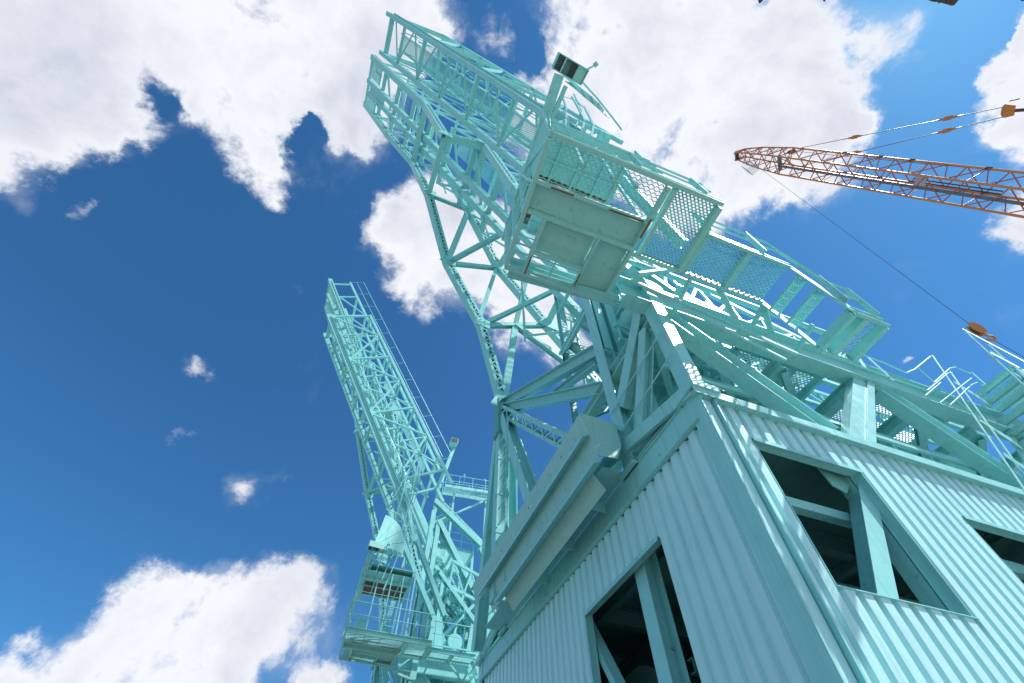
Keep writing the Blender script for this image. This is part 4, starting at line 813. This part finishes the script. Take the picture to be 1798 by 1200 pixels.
Oc(MB().box(50.5, 61, -17, -10, -.6, 1.9), 'machinery_body'); Oc(MB().box(51, 60, -19, -17.4, -1.6, -.3).box(51, 60, -9.6, -8, -1.6, -.3), 'crawler_track', 'dark')
# hook block hanging on the hoist rope
HT = OT + a1 * .1 - UZ * .6; hz = HT.z; hk = AZ(1703, 570, 1); k_ = Vector((HT.x, HT.y, 0)).length / Vector((hk.x, hk.y, 0)).length
HB = Vector((hk.x, hk.y, 1)) * 1.0 * k_
HK = thing('hook_block', HB, 'small orange hook block hanging on a rope over the right hand stair', 'crane hook')
def Hk(mb, name, m='hook'):
    o = build(mb, name, m); o.parent = HK; o.location = -HK.location; return o
Hk(MB().tube(HB, HT, .02, 6), 'rope', 'wire')
hbx = Vector((.8, -.6, 0)); hby = Vector((.6, .8, 0))
for s_ in (-1, 1): Hk(MB().prism([HB + hby * .16 * s_ + hbx * -.2 + UZ * .0, HB + hby * .16 * s_ + hbx * .2, HB + hby * .16 * s_ + hbx * .34 - UZ * .6, HB + hby * .16 * s_ + hbx * .22 - UZ * 1.25, HB + hby * .16 * s_ - hbx * .22 - UZ * 1.25, HB + hby * .16 * s_ - hbx * .34 - UZ * .6], hby * .05), 'side_plate')
for z in (-.35, -.8): Hk(MB().tube(HB + UZ * z - hby * .13, HB + UZ * z + hby * .13, .22, 14), 'sheave', 'rustdark')
hkp = [HB + UZ * (-1.25) , HB - UZ * 1.5, HB - UZ * 1.7 + hbx * .22, HB - UZ * 1.95 + hbx * .2, HB - UZ * 2.1, HB - UZ * 1.98 - hbx * .2, HB - UZ * 1.8 - hbx * .26]
Hk(MB().path(hkp, .085, 8), 'hook')
Hk(MB().tube(HB - UZ * 2.1, HB - UZ * 6 + hbx * .3, .02, 5), 'tag_line', 'wire')
# dark steelwork just entering the top edge
TE = thing('overhead_boom', AZ(1560, -40, 42), 'dark rusty steel boom with corners just entering at the top edge', 'crane boom')
def Te(mb, name):
    o = build(mb, name, 'rustdark'); o.parent = TE; o.location = -TE.location
pa, pb = AZ(1200, -48, 42.), AZ(1900, -52, 42.)
for dz in (0, 1.4):
    Te(MB().rect(pa + UZ * dz, pb + UZ * dz, .25, .25), 'boom_chord')
for k in range(12): Te(MB().rect(pa.lerp(pb, k / 12) + UZ * (1.4 * (k % 2)), pa.lerp(pb, (k + 1) / 12) + UZ * (1.4 * ((k + 1) % 2)), .12, .12), 'boom_lacing')
for (u0, u1, vb, vl) in ((1322, 1340, 1, 6), (1440, 1450, -2, 3), (1788, 1800, -2, 2)):
    Te(MB().prism([AZ(u0, -50, 41.8), AZ(u1 + 6, -50, 41.8), AZ(u1, vb, 41.8), AZ((u0 + u1) / 2 + 4, vl, 41.8)], (0, 0, .25)), 'hanger_plate')
Te(MB().prism([AZ(1628, -50, 41.8), AZ(1700, -50, 41.8), AZ(1684, 0, 41.8), AZ(1675, 10, 41.8), AZ(1655, 4, 41.8), AZ(1642, 3, 41.8), AZ(1630, -2, 41.8)], (0, 0, .3)), 'hanger_plate')
for k in range(4): Te(MB().rect(AZ(1640 + k * 8, -10, 41.5), AZ(1650 + k * 8, 5, 41.5), .12, .1), 'hanger_bar')
